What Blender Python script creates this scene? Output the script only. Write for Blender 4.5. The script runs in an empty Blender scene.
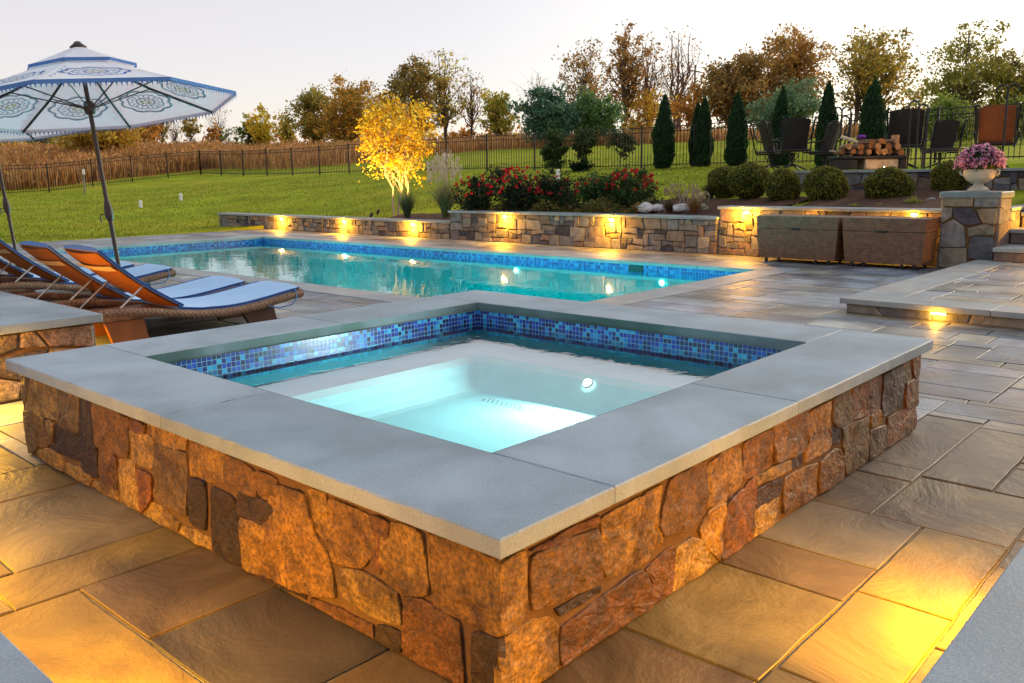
import bpy, bmesh, math, random
import numpy as np
from mathutils import Vector, Matrix, noise
R = math.radians
sc = bpy.context.scene
COL = sc.collection

# ------------------------------------------------------------------ camera
cam_d = bpy.data.cameras.new("camera"); cam = bpy.data.objects.new("camera", cam_d); COL.objects.link(cam)
CX, CY, CZ = -1.43854, -1.34416, 1.36424
FW = Vector((0.72920826, 0.65821157, -0.18711716)); RT = Vector((0.66844833, -0.74367719, -0.01100318)); UP = Vector((0.14639719, 0.11705455, 0.98227598))
cam.matrix_world = Matrix(((RT.x, UP.x, -FW.x, CX), (RT.y, UP.y, -FW.y, CY), (RT.z, UP.z, -FW.z, CZ), (0, 0, 0, 1)))
cam_d.sensor_width = 36.0; cam_d.lens = 30.371; cam_d.clip_start = 0.05; cam_d.clip_end = 4000
sc.camera = cam

# ------------------------------------------------------------------ world and sun
SUN_AZ = R(-8)        # low in the afterglow at the right of the picture
SUN_EL = R(18)
wd = bpy.data.worlds.new("World"); sc.world = wd; wd.use_nodes = True
nt = wd.node_tree; nt.nodes.clear()
o_ = nt.nodes.new('ShaderNodeOutputWorld'); bg = nt.nodes.new('ShaderNodeBackground'); bg2 = nt.nodes.new('ShaderNodeBackground')
add = nt.nodes.new('ShaderNodeAddShader')
sky = nt.nodes.new('ShaderNodeTexSky'); sky.sky_type = 'NISHITA'; sky.sun_disc = False
sky.sun_elevation = SUN_EL; sky.sun_rotation = R(90) - SUN_AZ
nt.links.new(sky.outputs[0], bg.inputs[0]); bg.inputs[1].default_value = 0.05
# thin high cloud veil that whitens the whole evening sky, warm where the sun went down
geo = nt.nodes.new('ShaderNodeTexCoord'); sep = nt.nodes.new('ShaderNodeSeparateXYZ'); nt.links.new(geo.outputs['Generated'], sep.inputs[0])
ramp = nt.nodes.new('ShaderNodeValToRGB'); nt.links.new(sep.outputs[2], ramp.inputs[0])
e = ramp.color_ramp.elements
e[0].position = 0.0; e[0].color = (0.80, 0.64, 0.54, 1)
e[1].position = 1.0; e[1].color = (0.62, 0.66, 0.72, 1)
for pos, c in ((0.05, (0.76, 0.66, 0.62)), (0.12, (0.70, 0.63, 0.63)), (0.22, (0.68, 0.61, 0.62)), (0.40, (0.63, 0.66, 0.72))):
    k = e.new(pos); k.color = (*c, 1)
dot = nt.nodes.new('ShaderNodeVectorMath'); dot.operation = 'DOT_PRODUCT'; nt.links.new(geo.outputs['Generated'], dot.inputs[0])
dot.inputs[1].default_value = (math.cos(SUN_AZ), math.sin(SUN_AZ), 0.06)
mr = nt.nodes.new('ShaderNodeMapRange'); mr.inputs[1].default_value = 0.55; mr.inputs[2].default_value = 1.0; mr.interpolation_type = 'SMOOTHSTEP'
nt.links.new(dot.outputs['Value'], mr.inputs[0])
wm = nt.nodes.new('ShaderNodeMix'); wm.data_type = 'RGBA'; wm.blend_type = 'MIX'
nt.links.new(mr.outputs[0], wm.inputs[0]); nt.links.new(ramp.outputs[0], wm.inputs[6]); wm.inputs[7].default_value = (1.0, 0.90, 0.76, 1)
nt.links.new(wm.outputs[2], bg2.inputs[0]); bg2.inputs[1].default_value = 1.0
nt.links.new(bg.outputs[0], add.inputs[0]); nt.links.new(bg2.outputs[0], add.inputs[1]); nt.links.new(add.outputs[0], o_.inputs[0])
sun_d = bpy.data.lights.new("sun", 'SUN'); sun_d.energy = 2.0; sun_d.angle = R(14); sun_d.color = (1, 0.80, 0.55)
sun = bpy.data.objects.new("sun", sun_d); COL.objects.link(sun)
dv = Vector((math.cos(SUN_AZ) * math.cos(SUN_EL), math.sin(SUN_AZ) * math.cos(SUN_EL), math.sin(SUN_EL)))
sun.rotation_euler = dv.to_track_quat('Z', 'Y').to_euler()
sc.view_settings.view_transform = 'Standard'; sc.view_settings.look = 'None'; sc.view_settings.gamma = 1; sc.view_settings.exposure = 0.0
sc.cycles.max_bounces = 8; sc.cycles.transparent_max_bounces = 16; sc.cycles.caustics_reflective = False; sc.cycles.caustics_refractive = False
sc.cycles.sample_clamp_indirect = 4.0; sc.cycles.use_denoising = True

# ------------------------------------------------------------------ helpers
def tag(o, label=None, cat=None, group=None, kind=None):
    if label: o['label'] = label
    if cat: o['category'] = cat
    if group: o['group'] = group
    if kind: o['kind'] = kind
    return o
def empty(name, loc, label, cat, group=None, rz=0.0):
    o = bpy.data.objects.new(name, None); COL.objects.link(o); o.location = loc; o.rotation_euler = (0, 0, rz); o.empty_display_size = .1
    return tag(o, label, cat, group)
def copy_tree(o, parent=None):
    c = o.copy(); COL.objects.link(c)
    if parent: c.parent = parent
    for ch in list(o.children): copy_tree(ch, c)
    return c
class MB:
    def __init__(s): s.v = []; s.f = []; s.c = []
    def face(s, pts, c=(1, 1, 1)):
        b = len(s.v); s.v.extend([tuple(p) for p in pts]); s.f.append(tuple(range(b, b + len(pts)))); s.c.append(c)
    def grid(s, rows, c=(1, 1, 1), closed=False, flip=False):
        b = len(s.v); n = len(rows[0])
        for r in rows: s.v.extend([tuple(p) for p in r])
        for i in range(len(rows) - 1):
            for j in range(n if closed else n - 1):
                k = (j + 1) % n
                q = (b + i * n + j, b + i * n + k, b + (i + 1) * n + k, b + (i + 1) * n + j)
                s.f.append(q[::-1] if flip else q); s.c.append(c)
        return s
    def box(s, x0, x1, y0, y1, z0, z1, c=(1, 1, 1), bev=0.0, M=None):
        if bev <= 0:
            P = [(x0,y0,z0),(x1,y0,z0),(x1,y1,z0),(x0,y1,z0),(x0,y0,z1),(x1,y0,z1),(x1,y1,z1),(x0,y1,z1)]
            F = [(0,3,2,1),(4,5,6,7),(0,1,5,4),(1,2,6,5),(2,3,7,6),(3,0,4,7)]
        else:
            b = min(bev, (x1-x0)/2.01, (y1-y0)/2.01, (z1-z0)/2.01)
            def ring(i, z): return [(x0+i,y0,z),(x1-i,y0,z),(x1,y0+i,z),(x1,y1-i,z),(x1-i,y1,z),(x0+i,y1,z),(x0,y1-i,z),(x0,y0+i,z)]
            def ring2(z): return [(x0+b,y0+b,z),(x1-b,y0+b,z),(x1-b,y0+b,z),(x1-b,y1-b,z),(x1-b,y1-b,z),(x0+b,y1-b,z),(x0+b,y1-b,z),(x0+b,y0+b,z)]
            P = ring2(z0) + ring(b, z0+b) + ring(b, z1-b) + ring2(z1)
            F = [(7,6,5,4,3,2,1,0)[::1], (24,25,26,27,28,29,30,31)]
            F = [(0,6,4,2), (24,26,28,30)]
            for k in range(3):
                for j in range(8):
                    a = k*8+j; d = k*8+(j+1)%8; q = (a, d, d+8, a+8)
                    F.append(q)
        if M is not None: P = [tuple(M @ Vector(p)) for p in P]
        o = len(s.v); s.v.extend(P)
        for f in F: s.f.append(tuple(o+i for i in f)); s.c.append(c)
        return s
    def tube(s, pts, r, n=8, c=(1, 1, 1), cap=True, sq=(1, 1)):
        pts = [Vector(p) for p in pts]; rows = []
        rs = r if isinstance(r, (list, tuple)) else [r] * len(pts)
        pa = None
        for i, p in enumerate(pts):
            t = (pts[min(i+1, len(pts)-1)] - pts[max(i-1, 0)])
            if t.length < 1e-9: t = Vector((0, 0, 1))
            t.normalize()
            if pa is None: pa = t.orthogonal().normalized() if abs(t.z) > .9 else t.cross(Vector((0, 0, 1))).normalized()
            a = (pa - t * pa.dot(t)).normalized(); b = t.cross(a); pa = a
            rows.append([p + (a * math.cos(2*math.pi*k/n) * sq[0] + b * math.sin(2*math.pi*k/n) * sq[1]) * rs[i] for k in range(n)])
        s.grid(rows, c, closed=True)
        if cap: s.face(rows[0][::-1], c); s.face(rows[-1], c)
        return s
    def lathe(s, prof, cx=0, cy=0, n=16, c=(1, 1, 1)):
        rows = [[(cx + r*math.cos(2*math.pi*k/n), cy + r*math.sin(2*math.pi*k/n), z) for k in range(n)] for r, z in prof]
        return s.grid(rows, c, closed=True)
    def build(s, name, mat, parent=None, smooth=False, weld=False):
        me = bpy.data.meshes.new(name); me.from_pydata(s.v, [], s.f)
        at = me.attributes.new('tint', 'FLOAT_COLOR', 'FACE')
        at.data.foreach_set('color', np.array([(*c[:3], 1.0) for c in s.c], dtype=np.float32).ravel())
        if weld:
            bm = bmesh.new(); bm.from_mesh(me); bmesh.ops.remove_doubles(bm, verts=bm.verts, dist=1e-5); bm.to_mesh(me); bm.free()
        if smooth: me.shade_smooth()
        me.materials.append(mat); me.update()
        o = bpy.data.objects.new(name, me); COL.objects.link(o)
        if parent: o.parent = parent
        return o
def np_mesh(name, V, F, Cc, mat, parent=None, smooth=False):
    """V (n,3); F (m,k) same-size faces; Cc (m,3)"""
    me = bpy.data.meshes.new(name); m, k = F.shape
    me.vertices.add(len(V)); me.vertices.foreach_set('co', np.asarray(V, np.float32).ravel())
    me.loops.add(m * k); me.loops.foreach_set('vertex_index', F.astype(np.int32).ravel())
    me.polygons.add(m); me.polygons.foreach_set('loop_start', np.arange(0, m*k, k, dtype=np.int32))
    try: me.polygons.foreach_set('loop_total', np.full(m, k, dtype=np.int32))
    except Exception: pass
    me.update(calc_edges=True)
    at = me.attributes.new('tint', 'FLOAT_COLOR', 'FACE'); at.data.foreach_set('color', np.hstack([Cc, np.ones((m, 1))]).astype(np.float32).ravel())
    if smooth: me.shade_smooth()
    me.materials.append(mat)
    o = bpy.data.objects.new(name, me); COL.objects.link(o)
    if parent: o.parent = parent
    return o
rng = np.random.default_rng(7); rnd = random.Random(11)

# ------------------------------------------------------------------ materials
def N(nt, t, **kw):
    n = nt.nodes.new(t)
    for k, v in kw.items(): setattr(n, k, v)
    return n
def base_mat(name):
    m = bpy.data.materials.new(name); m.use_nodes = True; nt = m.node_tree; nt.nodes.clear()
    out = N(nt, 'ShaderNodeOutputMaterial'); pb = N(nt, 'ShaderNodeBsdfPrincipled'); nt.links.new(pb.outputs[0], out.inputs[0])
    return m, nt, pb, out
SPK = {}
def surf(name, col=(1, 1, 1), rough=.8, spec=.3, metal=0.0, var=.25, scale=8, detail=6, bump=.3, bdist=.01, bscale=None, tint=True, warp=0.0, col2=None, stretch=(1, 1, 1), rvar=0.0, speck=0.0, coat=0.0, c2f=1.0):
    m, nt, pb, out = base_mat(name); L = nt.links.new
    tc = N(nt, 'ShaderNodeTexCoord'); mp = N(nt, 'ShaderNodeMapping'); L(tc.outputs['Object'], mp.inputs[0]); mp.inputs['Scale'].default_value = stretch
    n1 = N(nt, 'ShaderNodeTexNoise'); n1.inputs['Scale'].default_value = scale; n1.inputs['Detail'].default_value = detail; n1.inputs['Distortion'].default_value = warp; L(mp.outputs[0], n1.inputs[0])
    r = N(nt, 'ShaderNodeMapRange'); r.inputs[1].default_value = .28; r.inputs[2].default_value = .72; r.inputs[3].default_value = 1 - var; r.inputs[4].default_value = 1 + var; L(n1.outputs[0], r.inputs[0])
    mix = N(nt, 'ShaderNodeMix', data_type='RGBA', blend_type='MULTIPLY'); mix.inputs[0].default_value = 1
    if tint:
        a = N(nt, 'ShaderNodeAttribute', attribute_name='tint')
        b = N(nt, 'ShaderNodeMix', data_type='RGBA', blend_type='MULTIPLY'); b.inputs[0].default_value = 1; L(a.outputs['Color'], b.inputs[6]); b.inputs[7].default_value = (*col, 1); src = b.outputs[2]
    else:
        rgb = N(nt, 'ShaderNodeRGB'); rgb.outputs[0].default_value = (*col, 1); src = rgb.outputs[0]
    if col2 is not None:
        n3 = N(nt, 'ShaderNodeTexNoise'); n3.inputs['Scale'].default_value = scale * .35; n3.inputs['Detail'].default_value = 4; n3.inputs['Distortion'].default_value = warp + .5; L(mp.outputs[0], n3.inputs[0])
        r3 = N(nt, 'ShaderNodeMapRange'); r3.inputs[1].default_value = .45; r3.inputs[2].default_value = .68; r3.inputs[4].default_value = c2f; L(n3.outputs[0], r3.inputs[0])
        mm = N(nt, 'ShaderNodeMix', data_type='RGBA'); L(r3.outputs[0], mm.inputs[0]); L(src, mm.inputs[6]); mm.inputs[7].default_value = (*col2, 1); src = mm.outputs[2]
    L(src, mix.inputs[6]); L(r.outputs[0], mix.inputs[7]); fin = mix.outputs[2]
    if speck > 0:
        n4 = N(nt, 'ShaderNodeTexNoise'); n4.inputs['Scale'].default_value = SPK.get(name, 220); n4.inputs['Detail'].default_value = 2; L(tc.outputs['Object'], n4.inputs[0])
        r4 = N(nt, 'ShaderNodeMapRange'); r4.inputs[1].default_value = .35; r4.inputs[2].default_value = .65; r4.inputs[3].default_value = 1 - speck; r4.inputs[4].default_value = 1 + speck; L(n4.outputs[0], r4.inputs[0])
        m4 = N(nt, 'ShaderNodeMix', data_type='RGBA', blend_type='MULTIPLY'); m4.inputs[0].default_value = 1; L(fin, m4.inputs[6]); L(r4.outputs[0], m4.inputs[7]); fin = m4.outputs[2]
    L(fin, pb.inputs['Base Color'])
    pb.inputs['Roughness'].default_value = rough; pb.inputs['Specular IOR Level'].default_value = spec; pb.inputs['Metallic'].default_value = metal; pb.inputs['Coat Weight'].default_value = coat
    if rvar:
        rr = N(nt, 'ShaderNodeMapRange'); rr.inputs[3].default_value = rough - rvar; rr.inputs[4].default_value = rough + rvar; L(n1.outputs[0], rr.inputs[0]); L(rr.outputs[0], pb.inputs['Roughness'])
    if bump:
        n2 = N(nt, 'ShaderNodeTexNoise'); n2.inputs['Scale'].default_value = bscale or scale * 4; n2.inputs['Detail'].default_value = 8; n2.inputs['Roughness'].default_value = .65; n2.inputs['Distortion'].default_value = warp; L(mp.outputs[0], n2.inputs[0])
        bp = N(nt, 'ShaderNodeBump'); bp.inputs['Strength'].default_value = bump; bp.inputs['Distance'].default_value = bdist; L(n2.outputs[0], bp.inputs['Height']); L(bp.outputs[0], pb.inputs['Normal'])
    return m
def leafmat(name, trans=.35, rough=.6):
    m, nt, pb, out = base_mat(name); L = nt.links.new
    a = N(nt, 'ShaderNodeAttribute', attribute_name='tint'); L(a.outputs['Color'], pb.inputs['Base Color']); pb.inputs['Roughness'].default_value = rough; pb.inputs['Specular IOR Level'].default_value = .2
    t = N(nt, 'ShaderNodeBsdfTranslucent'); L(a.outputs['Color'], t.inputs[0]); mx = N(nt, 'ShaderNodeMixShader'); mx.inputs[0].default_value = trans
    L(pb.outputs[0], mx.inputs[1]); L(t.outputs[0], mx.inputs[2]); L(mx.outputs[0], out.inputs[0])
    return m
def emit(name, col, s):
    m = bpy.data.materials.new(name); m.use_nodes = True; nt = m.node_tree; nt.nodes.clear()
    out = N(nt, 'ShaderNodeOutputMaterial'); em = N(nt, 'ShaderNodeEmission'); em.inputs[0].default_value = (*col, 1); em.inputs[1].default_value = s; nt.links.new(em.outputs[0], out.inputs[0]); return m
def weave(name, col, col2, su=60, sv=60, rough=.55, bdist=.004):
    """woven wicker: two crossed waves"""
    m, nt, pb, out = base_mat(name); L = nt.links.new
    tc = N(nt, 'ShaderNodeTexCoord')
    def wv(direction, sc_):
        w = N(nt, 'ShaderNodeTexWave', bands_direction=direction); w.inputs['Scale'].default_value = sc_; w.inputs['Distortion'].default_value = .3; L(tc.outputs['Object'], w.inputs[0]); return w
    sp = N(nt, 'ShaderNodeSeparateXYZ'); L(tc.outputs['Object'], sp.inputs[0])
    ad = N(nt, 'ShaderNodeMath', operation='ADD'); L(sp.outputs[0], ad.inputs[0]); L(sp.outputs[1], ad.inputs[1])
    s1 = N(nt, 'ShaderNodeMath', operation='MULTIPLY'); L(ad.outputs[0], s1.inputs[0]); s1.inputs[1].default_value = su
    s2 = N(nt, 'ShaderNodeMath', operation='MULTIPLY'); L(sp.outputs[2], s2.inputs[0]); s2.inputs[1].default_value = sv
    a = N(nt, 'ShaderNodeMath', operation='SINE'); L(s1.outputs[0], a.inputs[0]); b = N(nt, 'ShaderNodeMath', operation='SINE'); L(s2.outputs[0], b.inputs[0])
    pr = N(nt, 'ShaderNodeMath', operation='MULTIPLY'); L(a.outputs[0], pr.inputs[0]); L(b.outputs[0], pr.inputs[1])
    r = N(nt, 'ShaderNodeMapRange'); r.inputs[1].default_value = -1; r.inputs[2].default_value = 1; L(pr.outputs[0], r.inputs[0])
    n1 = N(nt, 'ShaderNodeTexNoise'); n1.inputs['Scale'].default_value = 14; n1.inputs['Detail'].default_value = 5; L(tc.outputs['Object'], n1.inputs[0])
    mm = N(nt, 'ShaderNodeMix', data_type='RGBA'); mm.inputs[6].default_value = (*col, 1); mm.inputs[7].default_value = (*col2, 1)
    av = N(nt, 'ShaderNodeMath', operation='MULTIPLY_ADD'); L(n1.outputs[0], av.inputs[0]); av.inputs[1].default_value = 1.4; 
    hf = N(nt, 'ShaderNodeMath', operation='MULTIPLY'); L(r.outputs[0], hf.inputs[0]); hf.inputs[1].default_value = .8
    sb = N(nt, 'ShaderNodeMath', operation='SUBTRACT'); L(hf.outputs[0], sb.inputs[0]); sb.inputs[1].default_value = .6; L(sb.outputs[0], av.inputs[2])
    L(av.outputs[0], mm.inputs[0]); L(mm.outputs[2], pb.inputs['Base Color']); pb.inputs['Roughness'].default_value = rough
    bp = N(nt, 'ShaderNodeBump'); bp.inputs['Strength'].default_value = .8; bp.inputs['Distance'].default_value = bdist; L(r.outputs[0], bp.inputs['Height']); L(bp.outputs[0], pb.inputs['Normal'])
    return m
def tilemat(name, cell, cols, grout=(.16, .34, .42), axis_mix=True, zoff=0.0):
    """glass mosaic: square cells on (x+y, z), each with its own colour"""
    m, nt, pb, out = base_mat(name); L = nt.links.new
    tc = N(nt, 'ShaderNodeTexCoord'); sp = N(nt, 'ShaderNodeSeparateXYZ'); L(tc.outputs['Object'], sp.inputs[0])
    ad = N(nt, 'ShaderNodeMath', operation='ADD'); L(sp.outputs[0], ad.inputs[0]); L(sp.outputs[1], ad.inputs[1])
    zo = N(nt, 'ShaderNodeMath', operation='ADD'); L(sp.outputs[2], zo.inputs[0]); zo.inputs[1].default_value = zoff
    fr = []; fl = []
    for s in (ad.outputs[0], zo.outputs[0]):
        d = N(nt, 'ShaderNodeMath', operation='DIVIDE'); L(s, d.inputs[0]); d.inputs[1].default_value = cell
        f = N(nt, 'ShaderNodeMath', operation='FLOOR'); L(d.outputs[0], f.inputs[0]); fl.append(f)
        g = N(nt, 'ShaderNodeMath', operation='FRACT'); L(d.outputs[0], g.inputs[0])
        h = N(nt, 'ShaderNodeMath', operation='SUBTRACT'); L(g.outputs[0], h.inputs[0]); h.inputs[1].default_value = .5
        k = N(nt, 'ShaderNodeMath', operation='ABSOLUTE'); L(h.outputs[0], k.inputs[0]); fr.append(k)
    mx = N(nt, 'ShaderNodeMath', operation='MAXIMUM'); L(fr[0].outputs[0], mx.inputs[0]); L(fr[1].outputs[0], mx.inputs[1])
    gt = N(nt, 'ShaderNodeMath', operation='GREATER_THAN'); L(mx.outputs[0], gt.inputs[0]); gt.inputs[1].default_value = .44
    cv = N(nt, 'ShaderNodeCombineXYZ'); L(fl[0].outputs[0], cv.inputs[0]); L(fl[1].outputs[0], cv.inputs[1])
    wn = N(nt, 'ShaderNodeTexWhiteNoise', noise_dimensions='2D'); L(cv.outputs[0], wn.inputs[0])
    cr = N(nt, 'ShaderNodeValToRGB'); cr.color_ramp.interpolation = 'CONSTANT'; L(wn.outputs[0], cr.inputs[0]); es = cr.color_ramp.elements
    es[0].position = 0; es[0].color = (*cols[0], 1); es[1].position = 1 / len(cols); es[1].color = (*cols[1], 1)
    for i in range(2, len(cols)): q = es.new(i / len(cols)); q.color = (*cols[i], 1)
    mm = N(nt, 'ShaderNodeMix', data_type='RGBA'); L(gt.outputs[0], mm.inputs[0]); L(cr.outputs[0], mm.inputs[6]); mm.inputs[7].default_value = (*grout, 1)
    L(mm.outputs[2], pb.inputs['Base Color'])
    rr = N(nt, 'ShaderNodeMapRange'); rr.inputs[3].default_value = .32; rr.inputs[4].default_value = .7; L(gt.outputs[0], rr.inputs[0]); L(rr.outputs[0], pb.inputs['Roughness'])
    return m
def water(name, tintc, scale=3.0, strength=.12, dist=.02, stretch=(1, 1, 1), ior=1.33):
    m = bpy.data.materials.new(name); m.use_nodes = True; nt = m.node_tree; nt.nodes.clear(); L = nt.links.new
    out = N(nt, 'ShaderNodeOutputMaterial'); tr = N(nt, 'ShaderNodeBsdfTransparent'); tr.inputs[0].default_value = (*tintc, 1)
    gl = N(nt, 'ShaderNodeBsdfGlossy'); gl.inputs['Roughness'].default_value = .02; gl.inputs[0].default_value = (1, 1, 1, 1)
    tc = N(nt, 'ShaderNodeTexCoord'); mp = N(nt, 'ShaderNodeMapping'); mp.inputs['Scale'].default_value = stretch; L(tc.outputs['Object'], mp.inputs[0])
    n1 = N(nt, 'ShaderNodeTexNoise'); n1.inputs['Scale'].default_value = scale; n1.inputs['Detail'].default_value = 3; n1.inputs['Distortion'].default_value = .6; L(mp.outputs[0], n1.inputs[0])
    bp = N(nt, 'ShaderNodeBump'); bp.inputs['Strength'].default_value = strength; bp.inputs['Distance'].default_value = dist; L(n1.outputs[0], bp.inputs['Height'])
    fr = N(nt, 'ShaderNodeFresnel'); fr.inputs[0].default_value = ior; L(bp.outputs[0], fr.inputs[1]); L(bp.outputs[0], gl.inputs['Normal'])
    mx = N(nt, 'ShaderNodeMixShader'); L(fr.outputs[0], mx.inputs[0]); L(tr.outputs[0], mx.inputs[1]); L(gl.outputs[0], mx.inputs[2]); L(mx.outputs[0], out.inputs[0])
    return m
M = {}
SPK['veneer_stone'] = 75
M['stone'] = surf('veneer_stone', rough=.5, spec=.55, var=.5, scale=20, bump=1.0, bdist=.016, bscale=40, speck=.42, warp=.3, rvar=.15, col2=(.045,.016,.008), c2f=.75)
M['stone_far'] = surf('veneer_stone_far', rough=.8, spec=.25, var=.35, scale=9, bump=.8, bdist=.02, bscale=22)
M['mortar'] = surf('mortar', (.15, .082, .036), rough=.95, var=.2, scale=40, bump=.8, bdist=.006, bscale=120, tint=False)
M['blue'] = surf('bluestone_coping', rough=.6, spec=.35, var=.20, scale=3.2, detail=11, bump=.5, bdist=.005, bscale=60, warp=.3, speck=.14, rvar=.12, col2=(.19, .245, .275), c2f=.7)
M['flag'] = surf('cleft_flagstone', rough=.52, spec=.45, var=.52, scale=1.9, detail=9, bump=.62, bdist=.032, bscale=2.0, warp=.9, rvar=.2, speck=.12, col2=(.060, .045, .042), c2f=.78)
M['joint'] = surf('sanded_joint', (.20, .165, .12), rough=.95, var=.2, scale=30, bump=.5, bdist=.004, tint=False)
M['tile'] = tilemat('glass_mosaic', .0282, [(.008,.012,.16),(.01,.06,.42),(.01,.20,.55),(.006,.008,.07),(.02,.30,.58),(.01,.02,.26),(.012,.008,.15),(.008,.03,.34),(.006,.008,.07),(.03,.38,.60),(.008,.012,.16)], zoff=.0)
M['tile2'] = tilemat('pool_mosaic', .05, [(.01,.05,.26),(.02,.14,.45),(.02,.08,.34),(.04,.25,.55),(.01,.03,.18)], grout=(.12,.28,.42))
M['plaster_spa'] = surf('spa_plaster', (1, 1, 1), rough=.8, var=.05, scale=6, bump=0)
M['plaster_pool'] = surf('pool_plaster', (.012, .70, .74), rough=.8, var=.10, scale=3, bump=0, tint=False)
M['lawn'] = surf('mown_lawn', (.275, .315, .018), rough=.95, spec=.05, var=.28, scale=.9, detail=10, bump=.7, bdist=.05, bscale=14, tint=True, col2=(.31, .285, .022))
M['mulch'] = surf('mulch', (.075, .032, .018), rough=.95, var=.5, scale=12, bump=1, bdist=.03, bscale=30, tint=False)
M['leaf'] = leafmat('leaf', .5); M['blade'] = leafmat('grass_blade', .4)
M['bark'] = surf('bark', rough=.9, var=.35, scale=12, bump=.8, bdist=.02, bscale=24, stretch=(1, 1, .25))
M['iron'] = surf('black_iron', (.018, .016, .015), rough=.5, var=.2, bump=0, tint=False)
M['wood'] = surf('dark_wood', rough=.5, spec=.4, var=.3, scale=10, bump=.25, bdist=.003, stretch=(1, 1, .15))
M['canopy'] = leafmat('canopy_cloth', .36, .9)
M['cloth'] = surf('outdoor_cloth', rough=.9, spec=.1, var=.05, scale=30, bump=.3, bdist=.001, bscale=400)
M['wicker'] = weave('brown_wicker', (.10, .045, .022), (.27, .15, .085), 150, 150)
M['wicker_box'] = weave('grey_brown_wicker', (.055, .024, .012), (.24, .115, .055), 14, 230)
M['wicker_dark'] = weave('dark_wicker', (.005, .003, .003), (.022, .012, .010), 90, 110)
M['metal'] = surf('pale_metal', (.5, .48, .44), rough=.35, metal=.7, var=.1, bump=0, tint=False)
M['bulb'] = emit('warm_bulb', (1, .72, .25), 28)
M['under'] = emit('underwater_lens', (.72, 1, .95), 10)
M['rock'] = surf('pale_rock', rough=.85, var=.3, scale=5, bump=.9, bdist=.03, bscale=14)
M['white'] = surf('white_plastic', (.75, .75, .72), rough=.5, var=.05, bump=0, tint=False)
M['urn'] = surf('cast_stone_urn', (.50, .43, .34), rough=.8, var=.2, scale=9, bump=.4, bdist=.006, tint=False)

# ------------------------------------------------------------------ terrain
CTRL = [  # x, y, z : measured heights of the rising garden
 (12.6,22.8,.02),(12.6,20,.16),(12.6,17,.27),(12.6,13.4,.33),(12.6,12.0,.50),(12.6,9,.56),(12.6,6.6,.58),(12.6,5.6,.74),(12.6,4,.76),(12.6,2.2,.76),
 (14,12,.62),(14,8,.80),(14,5.5,.86),(14,17,.42),(15,22,.30),(5,20.6,0),(0,20.8,0),(-10,21,0),(9,20.8,.0),(12,20.8,.03),(12,24,.08),
 (15.2,44.8,.8),(8,38,.35),(0,42,.3),(25.2,48.4,1.67),(25.2,32.2,1.62),(24.5,24.2,1.63),(26.5,19.0,1.70),(24.3,12.7,1.62),(23.7,7.4,1.6),(22.9,3.9,1.6),
 (20,30,1.15),(18,22,.95),(19,15,1.20),(18,10,1.24),(18,6.5,1.30),
 (16,-2,1.1),(22,-4,1.5),(14,-6,.6),(13,-12,.3),
 (46,36,3.1),(56,44,3.9),(40,50,3.0),(25,58,2.8),(30,70,3.2),(15,70,2.7),(60,30,3.9),(45,15,2.8),(60,8,3.6),(90,60,4.9),(60,90,4.5),(20,110,3.6),(110,10,4.6),(40,-10,1.8),(80,-30,2.5),(-20,60,1.5),(-30,30,.2),(-60,100,2),(-40,-40,-.5),(20,-60,-.5)]
_C = np.array(CTRL); _P = _C[:, :2]; _D = np.linalg.norm(_P[:, None] - _P[None], axis=2)
_W = np.linalg.solve(_D + np.eye(len(_P)) * -.02, _C[:, 2] - 1.0)
def gz_raw(X, Y):
    X = np.asarray(X, float); Y = np.asarray(Y, float)
    d = np.sqrt((X[..., None] - _P[:, 0])**2 + (Y[..., None] - _P[:, 1])**2)
    z = 1.0 + d @ _W
    r = np.hypot(X + 1.4, Y + 1.3)
    k = np.clip((r - 110) / 60, 0, 1)
    return z * (1 - k) + 4.8 * k
def gz(x, y): return float(gz_raw(np.array([x]), np.array([y]))[0])
def axis(edges):
    out = []
    for a, b, st in edges:
        n = max(1, int(round((b - a) / st))); out += [a + (b - a) * i / n for i in range(n)]
    out.append(edges[-1][1]); return np.array(out)
gx = axis([(-2500, -300, 550), (-300, -60, 40), (-60, -8, 6), (-8, 12.28, 1.5), (12.28, 12.30, .02), (12.30, 15.58, .6), (15.58, 15.60, .02), (15.60, 30, .6), (30, 70, 2), (70, 200, 8), (200, 600, 60), (600, 2500, 500)])
gy = axis([(-2500, -300, 550), (-300, -40, 30), (-40, -6, 4), (-6, 1.88, .985), (1.88, 1.90, .02), (1.90, 20.28, 1.0), (20.28, 20.30, .02), (20.30, 50, .8), (50, 100, 2), (100, 250, 12), (250, 600, 60), (600, 2500, 500)])
GX, GY = np.meshgrid(gx, gy, indexing='ij'); GZ = gz_raw(GX, GY)
deckmask = (GX < 12.29) & (GY < 20.29)
GZ = np.where(deckmask, -2.6, GZ)
terr = (GX > 15.59) & (GX < 21.3) & (GY < 6.2) & (GY > -6) ; GZ = np.where(terr, np.minimum(GZ, .9), GZ)
stp = (GX > 12.29) & (GX < 15.59) & (GY < 1.89) & (GY > -6); GZ = np.where(stp, -.5, GZ)
nx, ny = GX.shape; idx = np.arange(nx * ny).reshape(nx, ny)
F = np.stack([idx[:-1, :-1], idx[1:, :-1], idx[1:, 1:], idx[:-1, 1:]], -1).reshape(-1, 4)
V = np.stack([GX, GY, GZ], -1).reshape(-1, 3)
cen = V[F].mean(1)
# mowing stripes and the unmown meadow colour beyond the fence
colr = np.ones((len(F), 3))
lawn = np_mesh('lawn', V, F, colr, M['lawn'], smooth=False); tag(lawn, kind='structure')

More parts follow.
